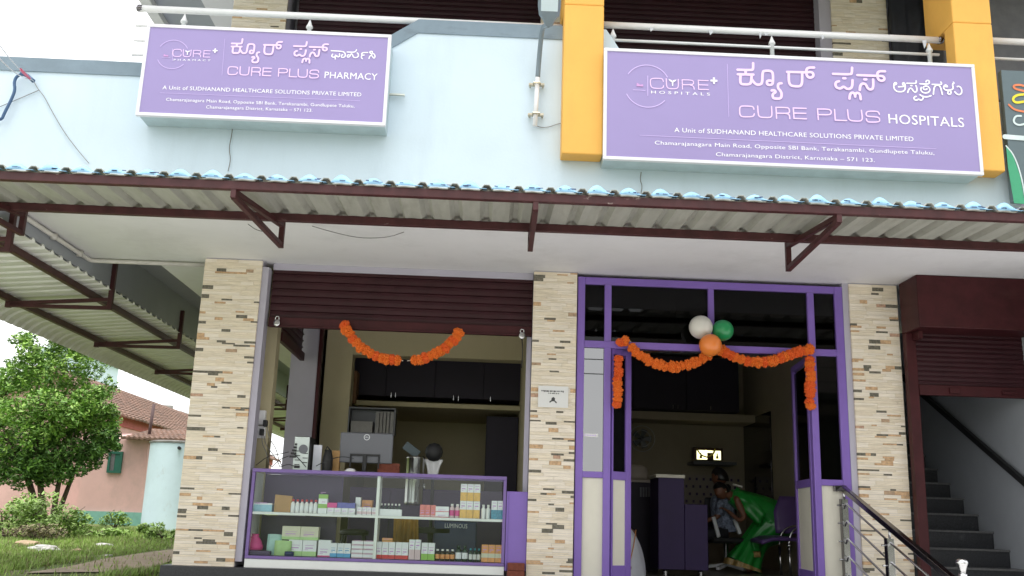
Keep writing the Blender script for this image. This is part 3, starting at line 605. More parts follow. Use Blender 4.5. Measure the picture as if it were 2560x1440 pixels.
def lug(t, a, b, Y):
    p, q = at(*a, YP-.03), at(*b, YP-.03); mb = MB(); mb.bar(p,q,.03,.012); mb.build('fixing_bracket','galv',t)
lug(SL,(966,236),(1012,238),0); lug(SR,(1468,274),(1512,281),0)
# neighbour's board beyond the right fin
NB = thing('neighbour_sign','dark grey and green signboard cut by the right edge, with orange and yellow letters','sign',(5.3,-1.66,3.4))
a = at(2488,182,-1.6); b = at(2532,510,-1.6); mb = MB(); mb.box(4.56,6.4,-1.66,-1.60,b.z,a.z); mb.build('sign_panel','board_dark',NB,bevel=.004)
mb = MB(); Yn = -1.662
mb.prism([( p.x,Yn-.002,p.z) for p in [at(*c,Yn) for c in ((2515,365),(2532,388),(2550,440),(2562,510),(2535,508),(2520,420))]],(0,.002,0)); mb.build('green_swash','board_green',NB)
mb = MB(); ribbon(mb,[(p.x,p.z) for p in [at(*c,Yn) for c in ((2515,365),(2535,388),(2553,440),(2564,505))]],.012,Yn-.003); ribbon(mb,[(p.x,p.z) for p in [at(*c,Yn) for c in ((2512,342),(2560,346))]],.045,Yn-.0032,it=0)
ribbon(mb,[(p.x,p.z) for p in [at(*c,Yn) for c in ((2552,290),(2538,290),(2532,305),(2545,314),(2562,310))]],.018,Yn-.003); mb.build('sign_lettering','board_pale',NB)
mb = MB(); ribbon(mb,[(p.x,p.z) for p in [at(*c,Yn) for c in ((2560,228),(2535,222),(2533,214),(2548,212),(2562,216))]],.02,Yn-.003); ribbon(mb,[(p.x,p.z) for p in [at(*c,Yn) for c in ((2522,262),(2535,275),(2562,280))]],.018,Yn-.003); mb.build('sign_lettering','letter_orange',NB)
mb = MB(); ribbon(mb,[(p.x,p.z) for p in [at(*c,Yn) for c in ((2562,236),(2540,238),(2530,248),(2538,258),(2562,254))]],.022,Yn-.0035); mb.build('sign_lettering','letter_yellow',NB)
# ------------------------------------------------------------------ railings on the parapet
def finial(x, z0, z1): return [(.020,z0),(.020,z1-.09),(.032,z1-.085),(.03,z1-.07),(.02,z1-.05),(.010,z1-.02),(.004,z1)]
def railing(name, label, x0, x1, ztop, bars, posts, zpost0, ends=True):
    t = thing(name, label, 'railing', ((x0+x1)/2,-1.43,zpost0))
    mb = MB(); mb.tube([(x0,-1.43,ztop),(x1,-1.43,ztop)],.031,12); mb.build('top_rail','white_enamel',t,smooth=True)
    if ends: mb = MB(); mb.lathe([(.0,-.03),(.03,-.025),(.04,0),(.03,.025),(0,.03)],(x0 if ends < 0 else x1,-1.43,ztop),14); mb.build('rail_cap','steel_dark',t,smooth=True)
    for z in bars: mb = MB(); mb.tube([(x0-.02,-1.43,z),(x1-.02,-1.43,z)],.014,8); mb.build('lower_rail','white_enamel',t,smooth=True)
    for x in posts: mb = MB(); mb.lathe(finial(x,zpost0,ztop-.035),(x,-1.43,0),14); mb.build('post','white_enamel',t,smooth=True)
    return t
railing('balcony_railing','white pipe railing above the pharmacy board with a dark end cap',-3.27,.59,5.10,(4.93,4.78,4.64),(-2.86,-1.72),4.52,-1)
t = railing('balcony_railing','white pipe railing with torn wrapping above the hospital board',.98,4.14,5.15,(5.0,),(1.07,2.55,4.03),4.52,1)
mb = MB(); rr = random.Random(3)
for x in (1.4,1.95,2.42,2.46,3.0,3.95):
    l = rr.uniform(.03,.09); w_ = rr.uniform(.02,.06); mb.prism([(x,-1.47,5.125),(x+w_,-1.475,5.122),(x+w_*.8,-1.48,5.122-l*.6),(x+w_*.3,-1.478,5.122-l)],(0,.003,0))
mb.build('torn_wrapping','wire_light',t)
railing('balcony_railing','white double railing of the neighbour beyond the right yellow fin',4.56,7,5.17,(4.99,),(5.6,),4.6,0)
mb = MB(); mb.box(4.75,6.5,-.3,.1,5.0,6.5); mb.box(4.8,6.4,-.34,-.3,5.1,6.3); solo(mb.build('louvre_cabinet','ac_dark',bevel=.02),'dark grey cabinet on the balcony behind the right yellow fin','cabinet')
mb = MB(); rr = random.Random(9); rows = []
for i in range(14):
    rows.append([(4.30+.42*j/9, -.05+.06*noise.noise(Vector((i*.5,j*.7,1)))-.03*(j%2), 3.9+2.68*i/13) for j in range(10)])
mb.grid(rows); o = mb.build('black_tarpaulin','tarp_black',smooth=True,solid=.004); solo(o,'black tarpaulin hanging beside the upper tiled pillar at the right','tarpaulin')
# ------------------------------------------------------------------ street lamp on the parapet
LP = thing('street_lamp','grey street lamp on a bent pole clamped to the blue parapet beside the yellow fin','street lamp',(.37,-1.56,4.06))
mb = MB(); mb.tube([(.365,-1.56,4.06),(.378,-1.56,4.555)],.021,12); mb.build('lower_pole','white_enamel',LP,smooth=True)
p1 = at(1372,62,-2.15); pts = [(.378,-1.56,4.53),(.385,-1.60,4.72),(.395,-1.75,4.92),tuple(p1.lerp(Vector((.395,-1.75,4.92)),.45)),tuple(p1)]
mb = MB(); mb.tube(smooth_path(pts,2),.022,12); mb.build('arm','lamp_grey',LP,smooth=True)
d = (at(1376,-60,-2.62)-p1); d.normalize(); side = Vector((1,0,0)); up = side.cross(d).normalized(); L0 = .40
sec = [(0,.035,.035),(.05,.05,.04),(.11,.085,.045),(.2,.095,.05),(.36,.095,.045),(L0,.075,.03)]
mb = MB(); rows = []
for s, a, h in sec:
    c = p1+d*s; rows.append([c+side*(a*ca)+up*(h*sa) for ca, sa in ((-1,-.35),(-.8,-.6),(.8,-.6),(1,-.35),(1,.3),(.7,.6),(-.7,.6),(-1,.3))])
mb.grid(rows,close=True); mb.add(rows[-1],[tuple(range(8))]); mb.add(rows[0],[tuple(range(8))]); mb.build('lamp_head','lamp_grey',LP,bevel=.004)
mb = MB(); c = p1+d*.17; e = p1+d*.36; q = [c-side*.07, c+side*.07, e+side*.07, e-side*.07]; dn = up if up.z < 0 else -up
mb.prism([x+dn*.033 for x in q], dn*-.012); mb.build('lamp_lens','lamp_lens',LP,bevel=.004)
for z in (4.17,4.46):
    mb = MB(); mb.bar((.30,-1.545,z),(.44,-1.545,z+.004),.03,.022); mb.tube([(.34,-1.55,z),(.345,-1.595,z),(.395,-1.597,z),(.405,-1.55,z)],.009,6)
    mb.tube([(.315,-1.5,z),(.315,-1.57,z)],.009,6); mb.tube([(.43,-1.5,z),(.43,-1.57,z)],.009,6); mb.build('clamp','brass',LP)
mb = MB(); mb.tube(smooth_path([tuple(at(*c,-1.515)) for c in ((1340,314),(1352,319),(1372,318),(1390,311),(1404,308))]),.0035,5)
solo(mb.build('lamp_cable','cable_thin',smooth=True),'thin cable from the foot of the street lamp to the yellow fin','cable')
# ------------------------------------------------------------------ cables on the blue wall and sky
def cable(pts, r, mt, label, name='cable', it=2, cat='cable'):
    mb = MB(); mb.tube(smooth_path([tuple(p) for p in pts], it), r, 6); return solo(mb.build(name, mt, smooth=True), label, cat)
W_ = lambda pts, Y=-1.515: [at(*c, Y) for c in pts]
cable(W_([(-30,300),(4,300),(10,285),(28,250),(38,225),(35,205),(42,190),(58,184),(72,192),(84,203)],-1.55),.013,'cable_blue','dark blue service cable bent on the left end of the parapet')
cable(W_([(52,184),(66,187),(84,203)],-1.57),.019,'cable_blue','thick blue cable clamp on the left end of the parapet','cable_clamp',1,'clamp')
cable(W_([(84,203),(96,224),(110,240),(128,275),(160,330),(190,370),(222,408)]),.0032,'cable_thin','thin wire falling across the blue wall to the left awning')
cable(W_([(-20,275),(40,250),(96,226)]),.0032,'cable_thin','thin pale wire crossing the blue wall to the left edge')
cable(W_([(582,305),(580,335),(572,370),(577,400),(570,428)],-1.52),.004,'cable_thin','grey wire hanging under the pharmacy board')
cable(W_([(1603,430),(1600,450),(1606,465),(1602,485)],-1.52),.004,'cable_thin','grey wire hanging under the hospital board')
cable(W_([(780,565),(830,580),(900,596),(970,594),(1010,580)],-1.3),.004,'cable_thin','thin wire sagging below the soffit behind the front awning')
cable(W_([(620,560),(640,575),(665,580)],-1.3),.004,'cable_thin','short loop of wire on the soffit by the left awning bracket')
for i, (a, b, lb) in enumerate((((-60,20),(84,203),'upper overhead wire running to the anchor on the left parapet'),((-60,75),(78,200),'lower overhead wire running to the anchor on the left parapet'))):
    A = at(*b,-1.57); Bp = at(a[0],a[1],-4.5-i); mb = MB(); mb.tube([A.lerp(Bp,j/6)-Vector((0,0,.05*math.sin(math.pi*j/6))) for j in range(7)]+[Bp+(Bp-A)*3],.004,5)
    o = solo(mb.build('overhead_wire','wire_light',smooth=True), lb, 'wire', 'overhead service wires')
A = at(84,203,-1.57); Bp = at(-60,20,-4.5); mb = MB(); c = A.lerp(Bp,.10); e = A.lerp(Bp,.30); mb.tube([c-Vector((0,0,.02)),e-Vector((0,0,.035))],.011,6); solo(mb.build('wire_tape','tape_red'),'red tape wound on the upper overhead wire','tape')
for i, (y0, y1, lb) in enumerate(((128,136,'upper of the faint wires in the sky behind the parapet'),(58,62,'topmost faint wire in the white sky'),(140,146,'lowest faint wire in the sky behind the parapet'))):
    a = at(-40,y0,6); b = at(560,y1,6); mb = MB(); mb.tube([a.lerp(b,j/8)-Vector((0,0,.06*math.sin(math.pi*j/8))) for j in range(9)],.004,5); solo(mb.build('distant_wire','wire_light'),lb,'wire')

# ================================================================== PHARMACY COUNTER
YC = .05
CT = thing('display_counter','glass fronted pharmacy counter with purple trim and white shelves','counter',(-.97,.3,.1))
CX0, CX1, CZT = -2.20, .262, 1.072
def bx1(name, mt, parent, *a, **k): return MB().box(*a).build(name, mt, parent, **k)
bx1('base_panel','shelf_white',CT,CX0,CX1,YC,.52,.10,.229,bevel=.003)
bx1('bottom_rail','trim_purple',CT,CX0,CX1,YC-.012,.52,.23,.258,bevel=.003)
bx1('top_rail','trim_purple',CT,CX0,CX1,YC-.012,YC+.03,CZT-.034,CZT,bevel=.003)
bx1('top_rail','trim_purple',CT,CX0,CX1,.50,.53,CZT-.034,CZT,bevel=.003)
for x in (CX0, CX1-.03): bx1('corner_post','trim_purple',CT,x,x+.03,YC-.010,YC+.028,.259,CZT-.035,bevel=.003)
bx1('side_panel','shelf_white',CT,CX0+.001,CX0+.02,YC+.03,.52,.259,CZT-.035); bx1('side_panel','shelf_white',CT,CX1-.02,CX1-.001,YC+.03,.52,.259,CZT-.035)
zsh = at(800,1284,YC+.03).z; 
bx1('shelf','shelf_white',CT,CX0+.021,CX1-.021,YC+.022,.50,zsh-.024,zsh)
dx = at(941,1290,YC).x
for (a, b) in ((.259,zsh-.0245),(zsh+.0005,CZT-.035)): bx1('divider','shelf_white',CT,dx-.014,dx+.014,YC+.022,.30,a,b)
bx1('back_panel','purple_deep',CT,CX0+.021,-1.42,.505,.515,.259,zsh-.03); bx1('back_panel','purple_deep',CT,CX0+.021,-1.38,.505,.515,zsh+.001,CZT-.036)
bx1('glass_front','clear_glass',CT,CX0+.04,CX1-.04,YC+.004,YC+.009,.259,CZT-.035); bx1('glass_top','clear_glass',CT,CX0,CX1,YC+.031,.499,CZT-.010,CZT-.003)
ZU, ZL = zsh+.001, .262
def carton(px0, px1, pt, zb, body, band=None, label='', grp=None, n=1, y=None, dp=.09, where=(.0,.35), name='carton', cat='box', rows=1):
    """n boxes side by side filling the photographed span"""
    y = y if y is not None else YC+.09
    a, b = at(px0, pt, y).x, at(px1, pt, y).x; h = at((px0+px1)/2, pt, y).z-zb; w_ = (b-a)/n; hh = h/rows
    first = None
    for r in range(rows):
        for i in range(n):
            x = a+w_*(i+.5); z = zb+hh*r
            if first is None:
                t = thing(name, label, cat, (x, y+dp/2, z), grp)
                mb = MB(); mb.box(x-w_/2+.002, x+w_/2-.002, y, y+dp, z, z+hh-.001); mb.build('carton_body', body, t, bevel=.001)
                if band:
                    mb = MB(); mb.box(x-w_/2+.0015, x+w_/2-.0015, y-.0012, y+dp*.98, z+hh*where[0]+.001, z+hh*where[1]); mb.build('printed_band', band, t)
                    mb = MB(); c = rnd.uniform(.5,.6); mb.box(x-w_*.3, x+w_*.25, y-.0008, y-.0002, z+hh*(where[1]+.18), z+hh*(where[1]+.24)); mb.box(x-w_*.32,x-w_*.08,y-.0008,y-.0002,z+hh*(where[1]+.09),z+hh*(where[1]+.12)); mb.box(x-w_*.32,x+w_*.30,y-.0008,y-.0002,z+hh*min(.93,where[1]+.36),z+hh*min(.955,where[1]+.385)); mb.build('print_line', 'ink_rose' if band != 'p_blue' else 'p_blue', t)
                first = t
            else:
                c = copy_tree(first); c.location = (x, y+dp/2+rnd.uniform(-.004,.004), z); c.rotation_euler.z = rnd.uniform(-.03,.03)
    return first
def bottle(px0, px1, pt, zb, body, cap, band, label, grp, n, y=None, name='bottle'):
    y = y if y is not None else YC+.12
    a, b = at(px0, pt, y).x, at(px1, pt, y).x; h = at((px0+px1)/2, pt, y).z-zb; w_ = (b-a)/n; r = w_*.46; first = None
    for i in range(n):
        x = a+w_*(i+.5)
        if first is None:
            t = thing(name, label, 'bottle', (x, y, zb), grp)
            MB().lathe([(r*.95,0),(r,.008),(r,h*.66),(r*.88,h*.72),(r*.5,h*.79),(r*.5,h*.84)],(x,y,zb),14).build('bottle_body',body,t,smooth=True)
            MB().lathe([(r*.58,h*.84),(r*.58,h*.985),(r*.5,h)],(x,y,zb),12).build('cap',cap,t,smooth=True)
            if band: MB().lathe([(r*1.01,h*.15),(r*1.02,h*.16),(r*1.02,h*.54),(r*1.01,h*.55)],(x,y,zb),14).build('paper_label',band,t,smooth=True)
            first = t
        else:
            c = copy_tree(first); c.location = (x, y+rnd.uniform(-.006,.006), zb); c.rotation_euler.z = rnd.uniform(-1,1)
# upper shelf
carton(628,681,1257,ZU,'carton_white','p_sky','flat pale blue box at the left end of the upper counter shelf',dp=.12,where=(0,.8))
mb = MB(); p, q = at(687,1236,YC+.1), at(731,1236,YC+.1); mb.prism([(p.x+.003,YC+.10,ZU),(q.x-.012,YC+.10,ZU),(q.x,YC+.12,p.z-.01),(p.x,YC+.12,p.z)],(0,.05,0)); o = mb.build('pouch','kraft',bevel=.004); solo(o,'brown kraft pouch standing on the upper counter shelf','pouch')
bottle(728,796,1249,ZU,'cap_white','p_red','carton_white','white bottle with dark red cap on the upper shelf','white bottles with red caps',6)
carton(797,820,1236,ZU,'carton_white','p_green','white and green box of the pair stacked beside the white bottles','stacked green and white boxes',1,rows=2,where=(.55,1.0))
carton(818,888,1270,ZU,'carton_white','paper','low plain white box under the purple flat boxes on the upper shelf','plain white boxes',4,where=(.1,.3))
zt_ = at(850,1270,YC+.09).z+.001
carton(818,843,1256.5,zt_,'p_magenta',None,'flat magenta box lying on the plain white boxes'); carton(843,888,1256.5,zt_,'p_violet',None,'flat blue violet box lying on the plain white boxes')
carton(889,903,1243,ZU,'carton_white',None,'slim tall white box right of the blue violet box',y=YC+.2)
carton(893,942,1268,ZU,'carton_white','carton_pink','small white box with pinkish print left of the counter divider','small white boxes by the divider',4,where=(.1,.45))
carton(905,932,1250,ZU,'p_orange','kraft','brown box behind the small white boxes by the divider',y=YC+.26)
bottle(950,1003,1259,ZU,'green_dark','cap_white','carton_white','small dark bottle with white cap right of the divider','dark bottles with white caps',6,y=YC+.17)
carton(948,1005,1273,ZU,'carton_white',None,'low white tray in front of the dark bottles',y=YC+.07,dp=.05)
carton(1050,1090,1262,ZU,'p_coral','carton_pink','coral red box with small pale print on the upper shelf','coral red boxes',3,where=(.04,.14))
carton(1089,1123,1266,ZU,'carton_white','p_red','wide white box with a red line stacked beside the coral boxes','white boxes with a red line',1,rows=2,where=(.0,.12))
bottle(1124,1151,1260,ZU,'carton_pink','cap_white','p_magenta','pink bottle with white cap on the upper shelf','pink bottles',2)
carton(1152,1202,1210,ZU,'carton_white','p_yellow','white and yellow box in the tall stack on the upper shelf','stacked white and yellow boxes',3,rows=2,where=(0,.5))
bottle(1203,1227,1262,ZU,'cap_white','cap_white',None,'plain white bottle between the yellow and teal boxes','plain white bottles',2)
carton(1229,1259,1252,ZU,'carton_white','p_teal','white and teal box at the right end of the upper shelf','white and teal boxes',2,where=(0,.5),y=YC+.05)
# lower shelf
mb = MB(); p = at(636,1372,YC+.14); mb.lathe([(.075,0),(.085,.03),(.06,.09),(.03,.13),(.038,.15)],(p.x,p.y,.305),12,sy=.7); solo(mb.build('pouch','p_magenta',smooth=True),'bright pink tied pouch at the left end of the lower shelf','pouch')
bx = MB(); bx.box(-2.17,-1.98,YC+.06,YC+.24,ZL,ZL+.04); solo(bx.build('tray','purple_deep',bevel=.004),'dark tray under the pink pouch','tray')
for i,(x0,x1,pt,mt,lb) in enumerate(((670,706,1334,'p_mint','pale mint soft pack leaning left on the lower shelf'),(688,730,1350,'p_lime','lime green soft pack on the lower shelf'),(712,735,1378,'p_navy','small navy blue pack in front of the lime green pack'))):
    y = YC+.14-.05*i; p, q = at(x0,pt,y), at(x1,pt,y); mb = MB(); w_ = q.x-p.x; h = p.z-ZL; rows = []
    for j in range(7):
        t = j/6; rows.append([(p.x+w_*u, y+s_*.022*math.sin(math.pi*min(max(t,.08),.95))*math.sin(math.pi*(.1+.8*u))**.6, ZL+h*t*(1-.06*abs(u-.4))) for s_ in (-1,) for u in (0,.25,.5,.75,1)]+[(p.x+w_*u, y+.022*math.sin(math.pi*min(max(t,.08),.95))*math.sin(math.pi*(.1+.8*u))**.6, ZL+h*t*(1-.06*abs(u-.4))) for u in (1,.75,.5,.25,0)])
    mb.grid(rows,close=True); mb.add(rows[0],[tuple(range(10))]); mb.add(rows[-1],[tuple(range(10))]); solo(mb.build('soft_pack',mt,smooth=True),lb,'pack')
carton(722,792,1350,ZL,'carton_white','p_lime','broad white and green box in the lower row beside the lime pack','broad green and white boxes',2,where=(.0,.3),y=YC+.10)
zt_ = at(750,1350,YC+.1).z+.001; carton(706,798,1316,zt_,'carton_cream','p_lime','broad cream and green box on top of the stack on the lower shelf','cream and green boxes',2,where=(.0,.22),y=YC+.10)
t = carton(796,828,1350,ZL,'carton_white','p_magenta','white box with a magenta slanting edge on the lower shelf',where=(0,.08))
carton(826,878,1358,ZL,'carton_white','p_blue','white box with a blue band at its foot on the lower shelf','white boxes with blue bands',3,where=(.0,.28))
carton(880,938,1352,ZL,'carton_pink','carton_white','flat pale pink box in the stacks left of the divider','stacked pale pink boxes',2,rows=4,where=(.2,.85))
carton(939,1022,1355,ZL,'carton_white','p_red','white box with a red foot in the row right of the divider','white boxes with red feet',5,where=(0,.23))
carton(955,982,1345,at(968,1355,YC+.09).z,'p_orange','kraft','flat orange box lying on the white boxes with red feet',where=(.2,.5))
carton(1023,1053,1349,ZL,'carton_white','carton_pink','tall narrow grey and pink box on the lower shelf','tall grey and pink boxes',2,where=(0,.5))
carton(1054,1088,1357,ZL,'carton_white','p_green','tall white box with a green foot on the lower shelf','white boxes with green feet',2,where=(0,.36))
bottle(1088,1138,1373,ZL,'amber_dark','cap_white','p_orange','dark syrup bottle with orange label and white cap','dark syrup bottles',4)
bottle(1139,1171,1364,ZL,'green_dark','green_dark','carton_white','dark green bottle with a white label on the lower shelf','dark green bottles',2)
bottle(1172,1203,1371,ZL,'green_dark','p_teal','paper','slim dark bottle with a teal cap and tall white label','slim teal capped bottles',3)
carton(1204,1256,1362,ZL,'p_orange','carton_cream','orange and cream box at the right end of the lower shelf','orange and cream boxes',3,where=(.25,.5),y=YC+.05)
# things standing on the counter
ZTOP = CZT+.001
PC = thing('computer_tower','computer tower turned with its silver rear panel to the street','computer',(at(765,1165,.25).x,.3,ZTOP))
p, q = at(737,1090,.2), at(776,1092,.2); h = p.z-ZTOP
MB().box(p.x,q.x,.205,.55,ZTOP,ZTOP+h).build('tower_case','black_plastic',PC,bevel=.005)
MB().box(p.x+.004,q.x-.004,.196,.204,ZTOP+.006,ZTOP+h-.006).build('rear_panel','pc_silver',PC,bevel=.002)
mb = MB(); cx = p.x+(q.x-p.x)*.62; mb.lathe([(.045,0),(.045,.004)],(0,0,0),20); 
for i in range(len(mb.v)): v = mb.v[i]; mb.v[i] = (cx+v[0], .194-v[2], ZTOP+h*.62+v[1])
mb.build('fan_grille','grey_back',PC)
mb = MB()
for i in range(7): mb.box(p.x+.02+(i%2)*.075,p.x+.07+(i%2)*.075,.192,.1955,ZTOP+.05+.022*i,ZTOP+.058+.022*i)
mb.box(p.x+.02,p.x+.075,.190,.1955,ZTOP+.02,ZTOP+.045); mb.build('port_row','black_plastic',PC)
mb = MB(); r = random.Random(2)
for i in range(5): mb.box(p.x-.03+.01*i,p.x+.03,.165+.004*i,.195,ZTOP+.12+.03*i,ZTOP+.14+.03*i)
mb.build('plug_cluster','black_plastic',PC)
q2 = at(806,1112,.35); p2 = at(785,1112,.35); solo(MB().box(p2.x,q2.x,.34,.36,ZTOP,p2.z).build('white_sheet','white_cloth',bevel=.003),'white sheet of card standing behind the computer tower','sheet')
mb = MB(); p = at(818,1165,.3); rows = []
for z, w_, d in ((0,.05,.06),(.06,.055,.07),(.14,.05,.06),(.20,.035,.04),(.215,.02,.02)): rows.append([(p.x+w_*math.cos(a_*.7854),.3+d*math.sin(a_*.7854),ZTOP+z) for a_ in range(8)])
mb.grid(rows,close=True); mb.add(rows[-1],[tuple(range(8))]); mb.tube([(p.x-.03,.29,ZTOP+.2),(p.x-.01,.27,ZTOP+.245),(p.x+.03,.29,ZTOP+.2)],.008,6)
solo(mb.build('black_bag','black_plastic',smooth=True),'black upright bag standing on the counter beside the white card','bag')
MO = thing('monitor','grey monitor seen from behind with a ring logo, standing on the counter','monitor',(at(917,1165,.42).x,.45,ZTOP))
p, q = at(852,1080,.42), at(984,1084,.42); zb = at(917,1158,.42).z
MB().box(p.x,q.x,.42,.45,zb,p.z).build('screen_back','grey_back',MO,bevel=.012)
c = at(917,1093,.415); mb = MB()
n = 20; mb.grid([[(c.x+rr_*math.cos(2*math.pi*j/n),.4185,c.z+rr_*math.sin(2*math.pi*j/n)) for j in range(n)] for rr_ in (.030,.025)],close=True); mb.build('ring_logo','carton_white',MO,solid=.001)
text('DELL',(c.x-.018,c.z-.006),(c.x+.018,c.z-.006),.013,.4183,'carton_white',MO,'logo_lettering')
p = at(912,1140,.40); mb = MB(); mb.box(p.x-.02,p.x+.02,.395,.419,ZTOP+.02,p.z+.02); mb.box(p.x-.11,p.x+.11,.30,.48,ZTOP,ZTOP+.015); mb.box(p.x-.15,p.x+.15,.40,.415,p.z,p.z+.02); mb.box(p.x-.15,p.x-.135,.40,.415,ZTOP+.05,p.z); mb.box(p.x+.135,p.x+.15,.40,.415,ZTOP+.05,p.z); mb.build('stand','black_plastic',MO,bevel=.003)
p = at(875,1178,.3); mb = MB(); mb.lathe([(.055,0),(.06,.015),(.04,.035),(.01,.042)],(p.x,.33,ZTOP),16); solo(mb.build('bowl','white_enamel',smooth=True),'small white upturned bowl on the counter left of the monitor stand','bowl')
p = at(843,1165,.5); solo(MB().box(p.x-.045,p.x+.03,.40,.49,ZTOP,at(843,1128,.5).z).build('carton','kraft',bevel=.002),'small orange brown carton between black bag and monitor','box')
solo(MB().box(at(945,1170,.5).x,at(1000,1170,.5).x,.44,.50,ZTOP,at(945,1158,.5).z).build('wooden_box','brick_red',bevel=.004),'low reddish wooden box behind the monitor stand','box')
HS = thing('water_dispenser','shiny steel drum with tap standing behind the counter','water dispenser',(at(1040,1170,.8).x,.95,ZTOP-.3))
p = at(1038,1146,.9); r_ = .10; MB().lathe([(r_,0),(r_,.02),(r_*1.02,.03),(r_,.04),(r_,p.z-.78),(r_*1.05,p.z-.77),(r_*.9,p.z-.755)],(p.x,.95,.78),28).build('steel_drum','steel_mid',HS,smooth=True)
mb = MB(); mb.tube([(p.x+.10,.87,.98),(p.x+.115,.84,1.0),(p.x+.118,.83,.95)],.012,8); mb.build('tap','steel',HS,smooth=True)
CH = thing('office_chair','chair with white curved back and round black headrest behind the counter','chair',(at(1085,1150,1.0).x,1.0,.1))
p = at(1085,1130,1.0); mb = MB(); mb.lathe([(.0,-.1),(.05,-.09),(.085,-.05),(.098,0),(.085,.05),(.05,.085),(0,.098)],(p.x,1.0,p.z),20,sy=.5); mb.build('headrest','black_plastic',CH,smooth=True)
mb = MB(); rows = []
for t, w_ in ((0,.055),(.06,.06),(.12,.075),(.17,.10),(.19,.10)): rows.append([(p.x+w_*u,1.03-.06*abs(u)+.02,p.z-.27+t) for u in (-1,-.6,-.2,.2,.6,1)])
mb.grid(rows); mb.build('back_shell','white_enamel',CH,smooth=True,solid=.015)
mb = MB(); mb.box(p.x-.22,p.x+.22,.85,1.3,.5,.56); mb.tube([(p.x,1.06,.12),(p.x,1.06,.5)],.03); mb.tube([(p.x,1.06,.5),(p.x,1.06,p.z-.2)],.02); mb.build('seat','black_plastic',CH,bevel=.02)
a, b = at(1012,1112,1.1), at(1046,1138,1.1); mb = MB(); mb.bar(a,b,.02,.09,up=(0,0,1)); solo(mb.build('file_folder','board_dark',bevel=.004),'dark blue folder leaning above the steel drum','folder')
# sockets and their cords on the inner pier
SK = thing('socket_board','white electric socket box with black plugs on the cream inner pier','socket',(-2.2,.44,1.35))
for (y0, y1) in ((1025,1062),(1064,1095)):
    a, b = at(640,y0,.40), at(661,y1,.40); MB().box(a.x,b.x,.40,.458,b.z,a.z).build('socket_box','white_enamel',SK,bevel=.006)
for (x, y) in ((664,1058),(655,1080)):
    p = at(x,y,.37); MB().box(p.x-.022,p.x+.018,.34,.399,p.z-.035,p.z+.03).build('plug','black_plastic',SK,bevel=.006)
for i, pts in enumerate((((668,1068),(672,1095),(690,1120),(697,1150),(705,1165)),((655,1088),(655,1110),(668,1135),(672,1160),(680,1168)),((660,1090),(664,1112),(682,1135),(695,1155),(700,1168)),((640,1163),(670,1140),(700,1135),(722,1130)),((680,1168),(700,1148),(722,1140)),((700,1168),(720,1160),(735,1165)),((735,1135),(750,1150),(765,1168)),((790,1165),(810,1155),(850,1140),(885,1146)))):
    lb = ('cord hanging from the upper plug to the counter','cord hanging from the lower plug to the counter','second cord hanging from the socket to the counter','cord looping from the counter edge to the computer tower','short cord lying before the computer tower','cord curling at the foot of the computer tower','thick cord crossing the rear of the computer tower','cord running from the tower to the monitor stand')[i]
    cable([at(x,y,.33 if i < 3 else .17) for x, y in pts], .0042, 'cable_black' if i > 2 else 'cable_thin', lb, 'power_cord', 2, 'cord')
cable([(-2.275,.06,3.05),(-2.272,.055,2.0),(-2.276,.05,1.1),(-2.272,.055,.3)],.006,'cable_black','black cable running down the right side of the left tiled pillar')
# behind the counter
bx = MB(); a, b = at(850,860,2.9), at(1330,1003,2.9)
UC = thing('wall_cabinet','dark purple wall cabinet with small steel handles in the pharmacy','cabinet',((a.x+b.x)/2,3.0,b.z))
ww = (b.x-a.x)/4
for i in range(4): MB().box(a.x+ww*i+.004,a.x+ww*(i+1)-.004,2.88,2.9,b.z,a.z).build('cabinet_door','purple_cabinet',UC,bevel=.003)
MB().box(a.x,b.x,2.9,3.3,b.z,a.z).build('cabinet_body','purple_cabinet',UC)
for (x, y) in ((978,988),(989,988),(1134,995),(1146,996),(1226,998),(1300,905)): p = at(x,y,2.87); MB().tube([(p.x,2.86,p.z-.03),(p.x,2.86,p.z+.03)],.006,6).build('handle','steel',UC)
a, b = at(888,1005,2.9), at(1330,1032,2.9); bx1('wall_ledge','cream_wall',B,a.x,.474,2.7,4.6,b.z,a.z)
a, b = at(1217,1040,3.0), at(1330,1200,3.0); t = thing('cupboard','dark purple cupboard standing right of the cream rear wall in the pharmacy','cupboard',((a.x+b.x)/2,3.2,.1))
MB().box(a.x,.47,3.0,3.5,.1,a.z).build('cupboard_body','purple_cabinet',t,bevel=.004); MB().box(a.x+.01,.465,2.98,2.999,.2,a.z-.02).build('cupboard_door','purple_cabinet',t,bevel=.003)
mb = MB(); a, b = at(836,925,2.6), at(888,1008,2.6); mb.box(a.x,b.x,2.6,2.85,b.z,a.z); o = solo(mb.build('carton','carton_brown',bevel=.004),'brown cardboard box on the left end of the pharmacy cabinets','box')
bx1('wall_stud','cream_wall',B,at(845,1000,2.65).x,at(880,1000,2.65).x,2.6,4.5,.1,at(850,1010,2.6).z)
RK = thing('medicine_rack','grey wall rack holding rows of medicine cartons behind the monitor','rack',(at(930,1080,2.2).x,2.3,at(930,1085,2.2).z))
a, b = at(872,1020,2.2), at(986,1084,2.2); MB().box(a.x,b.x,2.38,2.4,b.z,a.z).build('back_board','grey_back',RK)
for x in (a.x,b.x-.015): MB().box(x,x+.015,2.2,2.38,b.z,a.z).build('side_board','grey_back',RK)
MB().box(a.x,b.x,2.2,2.4,b.z-.015,b.z).build('shelf','grey_back',RK); MB().box(a.x,b.x,2.2,2.4,a.z,a.z+.015).build('shelf','grey_back',RK)
for i, x in enumerate((878,)): 
    pa, pb = at(x,1052,2.22), at(930,1082,2.22); o = MB().box(pa.x,pb.x,2.22,2.35,b.z+.001,pa.z).build('carton','rack_carton',bevel=.002); solo(o,'wide pale carton in the left of the medicine rack','box')
first = None
